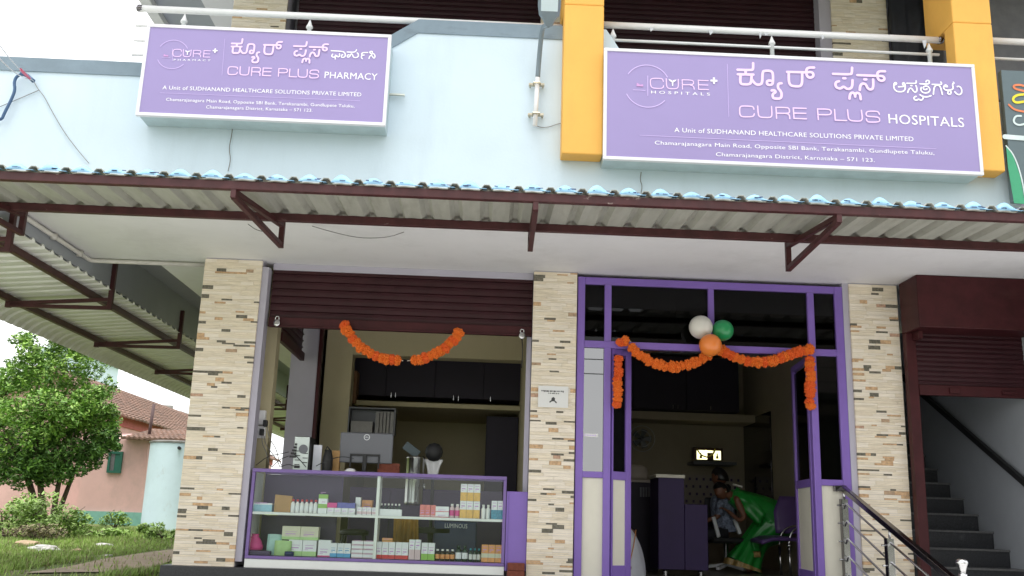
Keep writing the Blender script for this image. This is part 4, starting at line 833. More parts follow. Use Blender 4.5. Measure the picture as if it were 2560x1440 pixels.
for i in range(5):
    pa, pb = at(940+8.6*i,1028,2.22), at(940+8.6*(i+1)-.6,1082,2.22)
    if not first:
        first = solo(MB().box(pa.x,pb.x,2.22,2.35,b.z+.001,pa.z).build('carton','rack_carton',bevel=.002),'narrow white carton in the row at the right of the medicine rack','box','narrow cartons in the medicine rack'); x0 = pa.x
    else: c = copy_tree(first); c.location.x += pa.x-x0
# visible through the counter glass
LC = thing('low_cabinet','low dark purple cabinet added to darken the rear wall behind the counter glass','cabinet',(-.55,2.1,.1))  # added dark backing that dims the bright rear wall behind the goods
MB().box(-1.5,.40,1.95,2.24,.1,.98).build('cabinet_body','purple_deep',LC,bevel=.004)
for i in range(4): MB().box(-1.49+.47*i,-1.03+.47*i,1.93,1.949,.14,.95).build('cabinet_door','purple_deep',LC,bevel=.003)
LB = thing('battery_box','dark navy inverter battery box behind the counter glass','battery',(at(1138,1380,.9).x,1.0,.1))
a, b = at(1086,1302,.85), at(1190,1380,.85); MB().box(a.x,b.x,.85,1.2,.101,a.z).build('battery_case','p_navy',LB,bevel=.012)
p, q = at(1112,1319,.848), at(1168,1321,.848); text('LUMINOUS',(p.x,p.z),(q.x,q.z),.045,.848,'carton_white',LB,'case_lettering')
mb = MB(); rows = []; a = at(985,1290,.75); b = at(1046,1290,.75)
for i in range(9):
    t = i/8; rows.append([(a.x+(b.x-a.x)*u*(1+.15*t), .75+.022*math.sin(u*17+t*2)+.03*t, a.z-t*(a.z-.2)) for u in [j/14 for j in range(15)]])
mb.grid(rows); o = mb.build('gold_cloth','gold_cloth',smooth=True,solid=.006); solo(o,'golden brown cloth hanging behind the counter glass','cloth')
ST = thing('stool','black stool with grey padded top behind the left half of the counter','stool',(at(885,1330,.8).x,.85,.1))
p = at(885,1318,.8); mb = MB(); mb.lathe([(.14,0),(.15,.02),(.15,.04),(.10,.06)],(p.x,.85,p.z-.08),18); mb.build('seat','black_plastic',ST,smooth=True)
for sx, sy in ((-1,-1),(1,-1),(1,1),(-1,1)): MB().tube([(p.x+sx*.1,.85+sy*.1,p.z-.08),(p.x+sx*.15,.85+sy*.15,.101)],.012,6).build('leg','black_plastic',ST)
a, b = at(1262,1228,.06), at(1316,1400,.06); PF = thing('counter_flap','purple panel closing the gap between counter and middle pillar','panel',((a.x+b.x)/2,.1,.1))
MB().box(.268,.472,.06,.10,.19,a.z).build('flap_panel','purple_frame',PF,bevel=.004); MB().box(.268,.285,.045,.0595,.19,a.z).build('edge_trim','purple_frame',PF,bevel=.003)
for i in range(2):
    mb = MB(); mb.box(.29+.004*i,.455,-.05,.05,.201+.072*i-.075,.201+.072*i-.005); solo(mb.build('brick','brick_red',bevel=.006),('lower','upper')[i]+' of two red bricks stacked at the foot of the middle pillar','brick')
# ------------------------------------------------------------------ notices, padlocks
NT = thing('notice','white printed notice sheet stuck on the middle tiled pillar','notice',(at(1382,1020,-.006).x,-.006,at(1382,1020,-.006).z))
a, b = at(1346,964,-.006), at(1420,1020,-.006); mb = MB(); mb.box(a.x,b.x,-.0095,-.0065,b.z,a.z); mb.build('paper_sheet','paper',NT)
mb = MB(); r = random.Random(4); x = a.x+.03
while x < b.x-.04: w_ = r.uniform(.006,.016); mb.box(x,x+w_,-.0112,-.0102,a.z-.055-r.uniform(0,.006),a.z-.044); x += w_+r.choice([.003,.004,.010])
x = a.x+.10
while x < b.x-.10: w_ = r.uniform(.006,.014); mb.box(x,x+w_,-.0112,-.0102,a.z-.078,a.z-.068); x += w_+r.choice([.003,.009])
mb.build('print_line','ink_black',NT)
c = at(1383,1000,-.006); mb = MB(); mb.prism([(c.x+dx_*.04,-.0112,c.z+dz_*.04) for dx_, dz_ in ((-.4,.5),(.1,.75),(.45,.4),(.4,-.1),(.95,-.55),(.75,-.85),(.2,-.3),(-.3,-.35),(-.85,-.75),(-.95,-.4),(-.5,-.1))],(0,.0008,0)); mb.build('print_emblem','ink_black',NT)
LBL = thing('door_label','small white printed label on the reflecting side pane','label',(at(1473,1092,.055).x,.055,at(1473,1092,.055).z))
a, b = at(1450,1083,.055), at(1495,1093,.055); MB().box(a.x,b.x,.056,.06,b.z,a.z).build('paper_sheet','paper',LBL); mb = MB()
for i in range(9): mb.box(a.x+.02+.016*i,a.x+.030+.016*i,.0548,.0556,(a.z+b.z)/2-.006,(a.z+b.z)/2+.006)
mb.build('print_line','ink_mid',LBL)
for (x, y, lb) in ((692,806,'steel padlock at the left end of the pharmacy shutter'),(1305,838,'steel padlock at the right end of the pharmacy shutter')):
    p = at(x,y,.08); t = thing('padlock',lb,'padlock',(p.x,.085,p.z-.04)); mb = MB(); mb.lathe([(.0,-.012),(.03,-.012),(.034,0),(.03,.012),(0,.012)],(0,0,0),16)
    mb.v = [(p.x+v[0],.085+v[2],p.z-.005+v[1]*1.1) for v in mb.v]; mb.build('lock_body','steel',t,smooth=True)
    mb = MB(); mb.tube([(p.x-.018,.085,p.z+.025),(p.x-.018,.085,p.z+.05),(p.x-.009,.085,p.z+.062),(p.x+.009,.085,p.z+.062),(p.x+.018,.085,p.z+.05),(p.x+.018,.085,p.z+.025)],.0055,6); mb.build('shackle','steel',t,smooth=True)
cable([at(1305,848,.09),at(1307,880,.09),at(1304,920,.09)],.006,'cable_black','black strap hanging from the right padlock','strap',1,'strap')
# ------------------------------------------------------------------ marigold garlands
def flower_mesh(seed):
    bm = bmesh.new(); bmesh.ops.create_icosphere(bm, subdivisions=4, radius=1); o3 = Vector((seed*3.1,0,0))
    for v in bm.verts:
        n = v.co.normalized(); k = .86+.24*noise.noise(n*3.0+o3)+.20*(abs(noise.noise(n*6.5+o3))*2-.5)+.10*noise.noise(n*13+o3); v.co = Vector((n.x*k, n.y*k, n.z*k*.78))
    me = bpy.data.meshes.new('marigold'); bm.to_mesh(me); bm.free()
    me.materials.append(M['marigold' if seed % 3 else 'marigold_deep']); return me
FM = [flower_mesh(i) for i in range(5)]
def garland(label, pts, Y, r=.052, step=.056, gaps=()):
    P = [at(x,y,Y) for x, y in pts]; P = [Vector(p) for p in smooth_path([tuple(p) for p in P],3)]
    t = thing('marigold_garland', label, 'garland', tuple(P[0]), 'orange marigold garlands')
    MB().tube(P,.004,5).build('string','thread',t)
    L = [0]
    for a, b in zip(P, P[1:]): L.append(L[-1]+(b-a).length)
    s_ = r*.5; k = 0
    while s_ < L[-1]-r*.3:
        i = max(j for j in range(len(L)-1) if L[j] <= s_); u = (s_-L[i])/max(1e-6, L[i+1]-L[i]); c = P[i].lerp(P[i+1],u); d = (P[i+1]-P[i]).normalized()
        o = bpy.data.objects.new('marigold', FM[rnd.randrange(5)]); COL.objects.link(o); o.parent = t
        o.location = c-P[0]+Vector((rnd.uniform(-.006,.006),rnd.uniform(-.008,.008),rnd.uniform(-.006,.006))); f = r*rnd.uniform(1.02,1.24); o.scale = (f,f,f)
        o.rotation_euler = (d.to_track_quat('Z','Y') @ Matrix.Rotation(rnd.uniform(0,6.28),3,'Z').to_quaternion()).to_euler()
        s_ += step*rnd.uniform(.9,1.1); k += 1
garland('marigold strand from the left of the pharmacy shutter, ending at its low middle',[(857,806),(880,848),(915,880),(955,897),(1008,902)],.02)
garland('marigold strand from the right of the pharmacy shutter, ending at its low middle',[(1152,826),(1125,862),(1090,885),(1050,900),(1018,902)],.02)
garland('small marigold bunch at the upper left corner of the purple doorway',[(1548,862),(1556,850),(1570,852),(1578,854)],-.02)
garland('marigold swag from the left of the doorway to the orange balloon',[(1574,866),(1595,885),(1640,912),(1690,920),(1735,908),(1780,884)],-.02)
garland('marigold swag from the orange balloon to the right of the doorway',[(1797,872),(1820,885),(1855,902),(1900,908),(1940,900),(1985,884),(2034,870)],-.02)
garland('marigold strand hanging straight down the left door jamb',[(1547,893),(1544,940),(1545,980),(1542,1020)],-.02,.046,.05)
garland('marigold strand hanging straight down the right door jamb',[(2024,892),(2025,940),(2027,980),(2025,1020)],-.02,.05,.054)
for (x, y, r_, Y, mt, nm) in ((1752,818,29.5,-.13,'balloon_white','white'),(1807,826,26.5,-.12,'balloon_green','green'),(1776,863,28,-.26,'balloon_orange','orange')):
    c = at(x,y,Y); r = r_/2406*(9.5+Y)*1.03; tgt = at(1781,850,-.05); d = (tgt-c); d.normalize()
    t = thing('balloon', nm+' round balloon in the cluster over the purple doorway','balloon',tuple(c)); mb = MB()
    prof_ = [(r*math.sin(R_(a))*(1 if a < 110 else 1-.05*(a-110)/70), -r*math.cos(R_(a))*(1 if a > 90 else 1)) for a in range(2,179,8)]
    mb.lathe(prof_,(0,0,0),28); qq = (-d).to_track_quat('Z','Y'); mb.v = [tuple(c+qq@Vector(v)) for v in mb.v]; mb.build('balloon_skin',mt,t,smooth=True)
    mb = MB(); mb.tube([c+d*r*.97,c+d*r*1.08],[.006,.014],8); mb.build('knot',mt,t,smooth=True)

# ================================================================== HOSPITAL HALL
YD = 1.9
DK = thing('reception_desk','stepped dark purple reception desk with a white top in the hall','desk',(at(1705,1430,YD).x,YD+.25,.1))
a, b, c = at(1643,1187,YD), at(1711,1187,YD), at(1769,1262,YD)
MB().box(a.x+.012,b.x-.004,YD,YD+.55,.17,a.z-.03).build('tall_cabinet','desk_purple',DK,bevel=.006)
MB().box(b.x,c.x,YD+.004,YD+.55,.17,c.z).build('low_cabinet','desk_purple',DK,bevel=.006)
MB().box(a.x-.02,b.x+.005,YD-.02,YD+.56,a.z-.03,a.z+.008).build('desk_top','panel_cream',DK,bevel=.004)
for x in (a.x+.1,c.x-.08): MB().lathe([(.03,0),(.03,.05),(.02,.07)],(x,YD+.06,.101),10).build('caster','steel',DK)
a, b = at(1566,885,5.0), at(1850,1030,5.0); HC = thing('wall_cabinet','dark wall cabinet above the rear of the hospital hall','cabinet',((a.x+b.x)/2,3.6,b.z))
a = Vector((.9,0,a.z)); MB().box(.66,b.x,5.05,5.88,b.z,a.z).build('cabinet_body','purple_cabinet',HC)
ww = (b.x-.66)/4
for i in range(4): MB().box(.664+ww*i,.656+ww*(i+1),5.025,5.049,b.z+.005,a.z-.005).build('cabinet_door','purple_cabinet',HC,bevel=.003)
for (x, y) in ((1683,1017),(1695,1017),(1777,1020)): p = at(x,y,5.0); MB().tube([(p.x,5.01,p.z-.03),(p.x,5.01,p.z+.03)],.007,6).build('handle','steel',HC)
p = at(1604,1097,5.7); FN = thing('wall_fan','grey wall fan with a round wire guard at the rear of the hall','fan',tuple(p)); 
for r in (.2,.13,.06): MB().tube([(p.x+r*math.cos(j*.2618),5.65+(.05 if r < .1 else 0),p.z+r*math.sin(j*.2618)) for j in range(25)],.005,5).build('guard_ring','wire_light',FN)
mb = MB()
for j in range(5):
    t = j*1.2566; d = Vector((math.cos(t),0,math.sin(t))); e = Vector((-math.sin(t),0,math.cos(t))); mb.prism([p+Vector((0,-.02,0))+d*.03-e*.02,p+Vector((0,-.02,0))+d*.15-e*.05,p+Vector((0,-.03,0))+d*.15+e*.05,p+Vector((0,-.03,0))+d*.03+e*.03],(0,.003,0))
mb.build('blades','grey_back',FN); mb = MB(); mb.lathe([(.04,0),(.05,.05),(.03,.09)],(0,0,0),14); mb.v = [(p.x+v[0],5.7+v[2],p.z+v[1]) for v in mb.v]; mb.build('motor','grey_back',FN,smooth=True)
a, b = at(1735,1152,5.4), at(1842,1163,5.4); SF = bx1('wall_shelf','grey_back',None,a.x,b.x,5.4,5.89,b.z,a.z); solo(SF,'shelf on the rear wall carrying the lit picture','shelf')
LPX = thing('lit_picture','small lit altar picture with yellow garland on the hall shelf','picture',tuple(at(1770,1152,5.5)))
a, b = at(1733,1118,5.5), at(1808,1150,5.5); MB().box(a.x,b.x,5.51,5.58,a.z*.0+b.z,a.z).build('picture_frame','deity_frame',LPX,bevel=.004)
for (x0, x1, y0, y1) in ((1742,1768,1125,1149),(1784,1802,1127,1150),(1764,1782,1126,1132)):
    pa, pb = at(x0,y0,5.505), at(x1,y1,5.505); MB().box(pa.x,pb.x,5.501,5.509,pb.z,pa.z).build('lit_panel','lit_picture',LPX)
mb = MB(); 
for pts in (((1742,1122),(1752,1138),(1768,1143)),((1788,1122),(1785,1134),(1772,1142))): mb.tube(smooth_path([tuple(at(x,y,5.495)) for x, y in pts]),.012,6)
mb.build('flower_garland','garland_yellow',LPX,smooth=True)
mb = MB(); 
for (x, y, s_) in ((1752,1141,.022),(1793,1142,.022)): q = at(x,y,5.498); mb.lathe([(s_,0),(s_*.9,.03),(s_*.4,.05),(s_*.5,.06),(s_*.3,.085)],(q.x,5.495,q.z-.03),8)
mb.build('figurine','garland_yellow',LPX,smooth=True)
MP = thing('wall_panel','dark wall panel with glossy slanting strips on the right hall wall','wall panel',(4.18,3.5,1.2))
XP = 4.185; a, b, c, d = atx(1925,1026,XP), atx(1826,1066,XP), atx(1831,1230,XP), atx(1931,1240,XP)
yA = (a.y+d.y)/2; yB = min((b.y+c.y)/2, 5.88); zA = (a.z+b.z)/2; zB = (c.z+d.z)/2-.1
MB().box(XP,XP+.014,yA,yB,zB,zA).build('panel_board','mirror_panel',MP)
for i in range(4):
    z = zB+(zA-zB)*(i+.25)/4; MB().box(XP-.004,XP-.0005,yA+.02,yA+(yB-yA)*.62,z,z+(zA-zB)*.115).build('glossy_strip','mirror_strip',MP)
a, b = at(1705,1185,5.8), at(1840,1270,5.8); BD = thing('dotted_board','beige board with rows of dark dots behind the desk','board',((a.x+b.x)/2,5.85,b.z)); MB().box(a.x,b.x,5.82,5.88,b.z,a.z).build('board_sheet','board_dots',BD)
mb = MB()
for i in range(8):
    for j in range(4): x = a.x+.07+.11*i+(j%2)*.055; z = b.z+.08+.115*j; mb.box(x-.016,x+.016,5.812,5.8195,z-.02,z+.02)
mb.build('dot_pattern','purple_deep',BD)
LS = thing('side_shelf','dark low shelf unit with pale books at the left of the hall','shelf',(at(1605,1290,3.2).x,3.3,.1)); a, b = at(1572,1205,3.0), at(1645,1205,3.0)
MB().box(a.x-.2,b.x,3.0,3.5,.1,a.z).build('shelf_body','purple_cabinet',LS); MB().box(a.x-.22,b.x,2.97,3.5,a.z+.001,a.z+.03).build('shelf_top','board_dots',LS)
for i in range(6): q = at(1600+7*i,1222,2.99); MB().box(q.x,q.x+.022,2.985,2.999,q.z-.1,q.z+.02).build('book_spine','grey_back',LS)
q = at(1590,1180,3.2); solo(MB().lathe([(.09,0),(.1,.05),(.09,.16),(.05,.2)],(q.x,3.2,a.z+.032),14,sx=1.6).build('paper_bundle','board_dots',smooth=True),'rounded pale bundle lying on the dark side shelf','bundle')
CF = thing('ceiling_fan','dark ceiling fan with three blades just inside the doorway','fan',tuple(at(1690,878,1.6))); p = at(1690,880,1.6)
MB().lathe([(.05,0),(.09,.02),(.09,.06),(.03,.09)],(p.x,p.y,p.z),16).build('motor','carton_brown',CF,smooth=True); MB().tube([(p.x,p.y,p.z+.09),(p.x,p.y,3.25)],.012,6).build('down_rod','carton_brown',CF)
for k in range(3):
    t = R_(12+120*k); d = Vector((math.cos(t),math.sin(t),0)); MB().bar(p+d*.08+Vector((0,0,.04)),p+d*.6+Vector((0,0,.05)),.13,.008).build('blade','carton_brown',CF,bevel=.002)

# ------------------------------------------------------------------ people
def loft(path, n=24, mod=None):
    """path: (centre, halfwidth, halfdepth) rings across the travel direction in the X-Z plane"""
    rows = []
    for i, (c, hw, hd) in enumerate(path):
        a = Vector(path[max(i-1,0)][0]); b = Vector(path[min(i+1,len(path)-1)][0]); d = (b-a); d.normalize()
        s1 = Vector((0,1,0)); s2 = d.cross(s1); s2.normalize()
        row = []
        for j in range(n):
            t = 2*math.pi*j/n; k = 1+(mod(i/(len(path)-1), t) if mod else 0); row.append(Vector(c)+s2*(hw*k*math.cos(t))+s1*(hd*k*math.sin(t)))
        rows.append(row)
    return rows
def dense(path, k=4):
    out = []; n = len(path)
    for i in range(n-1):
        p0, p1, p2, p3 = [path[min(max(i+j,0),n-1)] for j in (-1,0,1,2)]
        for s_ in range(k):
            t = s_/k; cr = lambda a, b, c, d: .5*((2*b)+(-a+c)*t+(2*a-5*b+4*c-d)*t*t+(-a+3*b-3*c+d)*t**3)
            out.append((Vector([cr(p0[0][q],p1[0][q],p2[0][q],p3[0][q]) for q in range(3)]), cr(p0[1],p1[1],p2[1],p3[1]), cr(p0[2],p1[2],p2[2],p3[2])))
    out.append((Vector(path[-1][0]), path[-1][1], path[-1][2])); return out
def body_from(mb, rows):
    mb.grid(rows, close=True); mb.add(rows[0],[tuple(range(len(rows[0])))]); mb.add(rows[-1],[tuple(range(len(rows[-1])))])
def skin_body(name, joints, edges, mt, parent, root=0):
    me = bpy.data.meshes.new(name); off = wloc(parent); me.from_pydata([tuple(Vector(j[0])-off) for j in joints], edges, []); o = bpy.data.objects.new(name, me); COL.objects.link(o); o.parent = parent
    me.materials.append(M[mt]); md = o.modifiers.new('k','SKIN'); md.use_smooth_shade = True
    for i, j in enumerate(joints): v = me.skin_vertices[0].data[i]; r = j[1] if isinstance(j[1],(tuple,list)) else (j[1],j[1]); v.radius = r; v.use_root = (i == root)
    sb = o.modifiers.new('s','SUBSURF'); sb.levels = 2; sb.render_levels = 2; return o
def hand(joints, edges, wrist, base, dirv, side, curl):
    """five separate bent fingers rooted in a palm"""
    d = Vector(dirv).normalized(); s_ = Vector(side).normalized(); c = Vector(curl).normalized()
    def addj(p, r): joints.append((tuple(p), r)); return len(joints)-1
    palm = addj(Vector(base)+d*.045, (.034,.017)); edges.append((wrist, palm)); kn = addj(Vector(base)+d*.085, (.038,.014)); edges.append((palm, kn))
    for k, (o_, l) in enumerate(((-.030,.062),(-.010,.074),(.010,.070),(.029,.055))):
        b0 = Vector(base)+d*.093+s_*o_; i0 = addj(b0,.0085); edges.append((kn,i0)); i1 = addj(b0+d*l*.5+c*.008,.0078); edges.append((i0,i1)); i2 = addj(b0+d*l*.85+c*l*.45,.0062); edges.append((i1,i2))
    t0 = addj(Vector(base)+d*.03-s_*.038,.010); edges.append((palm,t0)); t1 = addj(Vector(base)+d*.065-s_*.056+c*.012,.0082); edges.append((t0,t1))
def head(parent, c, r, fwd, up, hairmt='hair', bun=True):
    """head with eyes, nose, mouth, ear and hair; fwd = facing direction"""
    f = Vector(fwd).normalized(); u = Vector(up); u = (u-f*u.dot(f)).normalized(); s_ = f.cross(u)
    Rm = Matrix((s_, f, u)).transposed()
    def place(mb): mb.v = [tuple(Vector(c)+Rm@(Vector(v)*r)) for v in mb.v]; return mb
    mb = MB(); rows = []
    for i in range(15):
        ph = math.pi*i/14; z = -math.cos(ph)*1.18; k = math.sin(ph)
        row = []
        for j in range(20):
            t = 2*math.pi*j/20; x = k*math.cos(t)*.84; y = k*math.sin(t)*1.0
            if z < -.2: x *= 1-.28*(-z-.2); y = y*(1-.12*(-z-.2))+.10*(-z-.2)
            fy = math.sin(t)
            if fy > .93 and -.42 < z < .18: y += .20*(1-abs(z+.22)/.42)     # nose ridge
            if .45 < fy < .9 and -.05 < z < .22: y -= .06                     # eye sockets
            if fy > .8 and -.72 < z < -.5: y += .05                           # lips
            row.append((x,y,z))
        rows.append(row)
    mb.grid(rows,close=True); place(mb).build('head','skin',parent,smooth=True,sub=1)
    mb = MB(); rows = []
    for i in range(10):
        ph = math.pi*(i/9*.62+.38); z = -math.cos(ph)*1.18; k = math.sin(ph)
        row = []
        for j in range(20):
            t = 2*math.pi*j/20; g = 1.09; fy = math.sin(t); zz = z
            if fy > .2: zz = max(z, .42+.25*(fy-.2)) if i < 6 else max(z,.42)
            else: zz = z-.35*(1-i/9)*max(0,-fy)
            kk = math.sqrt(max(.0001,1-min(1,(zz/1.2)**2))) if fy > .2 else k
            row.append((kk*math.cos(t)*.84*g, kk*fy*g-.02, zz*1.05))
        rows.append(row)
    mb.grid(rows,close=True); mb.add(rows[-1],[tuple(range(20))]); place(mb).build('hair',hairmt,parent,smooth=True,solid=.006)
    for sx in (-1,1):
        mb = MB(); mb.lathe([(.0,-.26),(.10,-.22),(.15,0),(.12,.18),(0,.26)],(sx*.86,-.05,-.08),10,sx=.5,sy=1.1); place(mb).build('ear','skin',parent,smooth=True)
        mb = MB(); mb.lathe([(0,-.06),(.09,-.03),(.11,0),(.09,.03),(0,.06)],(sx*.33,.86,.06),10,sy=.4); place(mb).build('eye','black_plastic',parent,smooth=True)
    mb = MB(); mb.lathe([(0,-.04),(.2,-.02),(.22,0),(.2,.02),(0,.04)],(0,.93,-.62),12,sy=.25); place(mb).build('mouth','carton_brown',parent,smooth=True)
    if bun:
        mb = MB(); mb.lathe([(0,-.5),(.35,-.42),(.52,0),(.36,.4),(0,.5)],(0,-1.15,-.1),14); place(mb).build('hair_bun','hair',parent,smooth=True)
# woman bending forward in a green sari
YW = 3.35
W = thing('person','woman in a shiny green sari bending forward beside the desk','person',tuple(at(1865,1424,YW)))
P = lambda x, y, dy=0: at(x,y,YW+dy)
joints = [(P(1922,1296),(.14,.16)),(P(1885,1268),(.13,.15)),(P(1846,1246),(.12,.16)),(P(1824,1238),.055),(P(1812,1232),.05)]
edges = [(0,1),(1,2),(2,3),(3,4)]
for sy in (-1,1):
    k = len(joints); joints += [(P(1842,1250,sy*.16),.055),(P(1862,1292,sy*.2),.042),(P(1848,1302,sy*.17),.034),(P(1828,1284,sy*.12),.024)]; edges += [(2,k),(k,k+1),(k+1,k+2),(k+2,k+3)]
    hand(joints,edges,k+3,P(1826,1282,sy*.12),(-.8,0,.5),(0,1,0),(-.5,0,-.9))
for sy in (-1,1):
    k = len(joints); joints += [(P(1918,1312,sy*.1),.10),(P(1888,1352,sy*.1),.065),(P(1880,1400,sy*.1),.045),(P(1878,1424,sy*.1),.035),(P(1866,1427,sy*.1),.028)]; edges += [(0,k),(k,k+1),(k+1,k+2),(k+2,k+3),(k+3,k+4)]
skin_body('body',joints,edges,'skin',W)
path = dense([(P(1826,1240),.09,.13),(P(1846,1248),.13,.21),(P(1872,1260),.155,.22),(P(1902,1274),.185,.22),(P(1928,1292),.22,.23),(P(1930,1316),.235,.23),(P(1902,1340),.175,.21),(P(1884,1362),.165,.22),(P(1870,1388),.185,.25),(P(1858,1412),.215,.28)],5)
def pleat(s_, t): 
    a = max(0,(s_-.5)/.5); return .10*a*math.sin(t*11+math.sin(t*2)*1.3)+.035*math.sin(t*7+s_*9)*(.3+s_)
mb = MB(); body_from(mb, loft(path,64,pleat)); mb.build('sari','sari',W,smooth=True)
bp_ = dense([(P(1858.5,1410),.219,.285),(P(1857,1415),.224,.29),(P(1856,1420),.228,.295)],2); mb = MB(); mb.grid(loft(bp_,64,lambda s_,t: .10*math.sin(t*11+math.sin(t*2)*1.3)+.035*math.sin(t*7+9)*1.3),close=True); mb.build('sari_border','sari_border',W,smooth=True)
# pallu: a fold over the shoulder with gold end hanging at the side
mb = MB(); rows = []
for i in range(12):
    t = i/11; c = P(1832,1232,-.05).lerp(P(1905,1300,-.23),t); rows.append([c+Vector((.05*u+.0,-.03-.02*math.sin(u*5+t*4)-.17*(1-abs(2*t-1))*.35,.08*u)) for u in (-1,-.5,0,.5,1)])
mb.grid(rows); mb.build('pallu','sari',W,smooth=True,solid=.008)
mb = MB(); rows = []
for i in range(8):
    t = i/7; c = P(1884,1345,-.27).lerp(P(1893,1378,-.27),t); rows.append([c+Vector((.05*u,.02*math.sin(u*6+t),0)) for u in (-1,-.5,0,.5,1)])
mb.grid(rows); mb.build('pallu_end','sari',W,smooth=True,solid=.008)
mb = MB(); c = P(1893,1379,-.27); mb.grid([[c+Vector((.052*u,.02*math.sin(u*6+1),-.035*k)) for u in (-1,-.5,0,.5,1)] for k in range(3)]); mb.build('pallu_border','sari_border',W,smooth=True,solid=.008)
head(W, P(1803,1226), .098, (-.80,-.42,-.42), (-.35,0,.94))
mb = MB(); 
for i in range(6): q = P(1834+4*i,1211+1.1*i,-.08); mb.lathe([(0,-.018),(.018,0),(0,.018)],q,8)
mb.build('hair_flowers','flower_white',W,smooth=True)
mb = MB(); q = P(1815,1229,-.10); mb.lathe([(0,-.012),(.012,0),(0,.012)],q,8); mb.build('earring','brass',W,smooth=True)
# seated person in a patterned shirt
YS2 = 3.55
T = thing('person','seated person in a patterned blue and white shirt facing the desk before the woman','person',tuple(at(1805,1415,YS2)))
P = lambda x, y, dy=0: at(x,y,YS2+dy)
joints = [(P(1815,1332),(.13,.14)),(P(1808,1295),(.12,.13)),(P(1800,1255),(.11,.14)),(P(1799,1228),.05),(P(1799,1215),.05)]; edges = [(0,1),(1,2),(2,3),(3,4)]
for sx in (-1,1):
    k = len(joints); joints += [(P(1802,1256,sx*.15),.052),(P(1798+sx*4,1292,sx*.17),.04),(P(1772,1300,sx*.15),.028)]; edges += [(2,k),(k,k+1),(k+1,k+2)]
    hand(joints,edges,k+2,P(1770,1301,sx*.15),(-1,0,-.15),(0,1,0),(-.2,0,-.9))
for sx in (-1,1):
    k = len(joints); joints += [(P(1812,1335,sx*.1),.085),(P(1752,1338,sx*.11),.062),(P(1748,1385,sx*.11),.045),(P(1748,1412,sx*.11),.034),(P(1730,1415,sx*.12),.03)]; edges += [(0,k),(k,k+1),(k+1,k+2),(k+2,k+3),(k+3,k+4)]
skin_body('body',joints,edges,'skin',T)
mb = MB(); body_from(mb, loft(dense([(P(1816,1330),.17,.17),(P(1810,1300),.16,.17),(P(1804,1270),.155,.185),(P(1800,1250),.13,.17),(P(1799,1238),.08,.08)],4),24,lambda s_,t: .03*math.sin(t*5+s_*7))); mb.build('shirt','shirt_print',T,smooth=True)
for sx in (-1,1): mb = MB(); mb.tube([P(1802,1252,sx*.11),P(1801,1264,sx*.16),P(1799,1288,sx*.175)],[.062,.066,.06],12); mb.build('sleeve','shirt_print',T,smooth=True)
for sx in (-1,1): mb = MB(); mb.tube([P(1816,1334,sx*.09),P(1752,1337,sx*.11),P(1749,1385,sx*.11),P(1749,1405,sx*.11)],[.10,.08,.062,.055],12); mb.build('trousers','dark_cloth',T,smooth=True)
head(T, P(1799,1192), .108, (-.75,.62,-.25), (0,0,1), bun=False)
OC = thing('office_chair','swivel chair with pale armrests under the seated person','chair',tuple(at(1812,1420,YS2)))
a = at(1815,1340,YS2); mb = MB(); mb.box(a.x-.24,a.x+.24,YS2-.3,YS2+.22,a.z-.09,a.z-.02); mb.build('seat','black_plastic',OC,bevel=.03)
MB().box(a.x-.22,a.x+.22,YS2+.24,YS2+.29,a.z+.05,a.z+.50).build('backrest','black_plastic',OC,bevel=.03)
for x0, y0, x1, y1 in ((1783,1292,1797,1343),(1836,1298,1850,1335)):
    mb = MB(); mb.bar(at(x0,y0,YS2-.22),at(x1,y1,YS2-.22),.05,.05); mb.build('armrest','carton_white',OC,bevel=.012)
MB().tube([(a.x,YS2,.16),(a.x,YS2,a.z-.08)],.03).build('column','steel',OC)
for k in range(5): t = k*1.2566+.3; MB().bar((a.x,YS2,.19),(a.x+.3*math.cos(t),YS2+.3*math.sin(t),.14),.05,.04).build('base_arm','carton_white',OC,bevel=.008)
# person in white seated just inside the door
YH = 1.75
H = thing('person','person in white clothes sitting behind the open left door leaf','person',tuple(at(1552,1440,YH)))
P = lambda x, y, dy=0: at(x,y,YH+dy)
joints = [(P(1556,1425),(.15,.15)),(P(1555,1380),(.14,.13)),(P(1550,1330),(.15,.11)),(P(1543,1305),.05),(P(1540,1295),.05)]; edges = [(0,1),(1,2),(2,3),(3,4)]
for sx in (-1,1):
    k = len(joints); joints += [(P(1550+sx*32,1335),.05),(P(1551+sx*42,1390,-.05),.04),(P(1548+sx*22,1425,-.22),.028)]; edges += [(2,k),(k,k+1),(k+1,k+2)]
    hand(joints,edges,k+2,P(1548+sx*21,1426,-.23),(-.2*sx,-.9,-.15),(1,0,0),(0,-.3,-.9))
skin_body('body',joints,edges,'skin',H)
mb = MB(); body_from(mb, loft(dense([(P(1556,1455),.26,.24),(P(1558,1420),.245,.22),(P(1557,1380),.215,.19),(P(1552,1345),.175,.16),(P(1546,1318),.11,.12),(P(1543,1308),.06,.06)],5),40,lambda s_,t: .025*math.sin(t*6+s_*5)+.02*math.sin(t*11-s_*9))); mb.build('white_shirt','white_cloth',H,smooth=True)
mb = MB(); mb.tube([P(1590,1325,-.10),P(1584,1365,-.175),P(1576,1400,-.215),P(1572,1440,-.235)],.006,6); mb.build('orange_stripe','p_orange',H,smooth=True)
head(H, P(1538,1275), .105, (-.6,-.7,-.1), (0,0,1), bun=False)
BN = thing('bench','low dark bench under the person in white','bench',tuple(at(1556,1455,YH))); q = P(1556,1440); MB().box(q.x-.3,q.x+.12,YH-.12,YH+.25,.28,.34).build('seat','purple_cabinet',BN,bevel=.01)
for sx in (-1,1): MB().box(q.x-.09+sx*.18-.02,q.x-.09+sx*.18+.02,YH-.1,YH+.2,.1,.28).build('leg','purple_cabinet',BN)
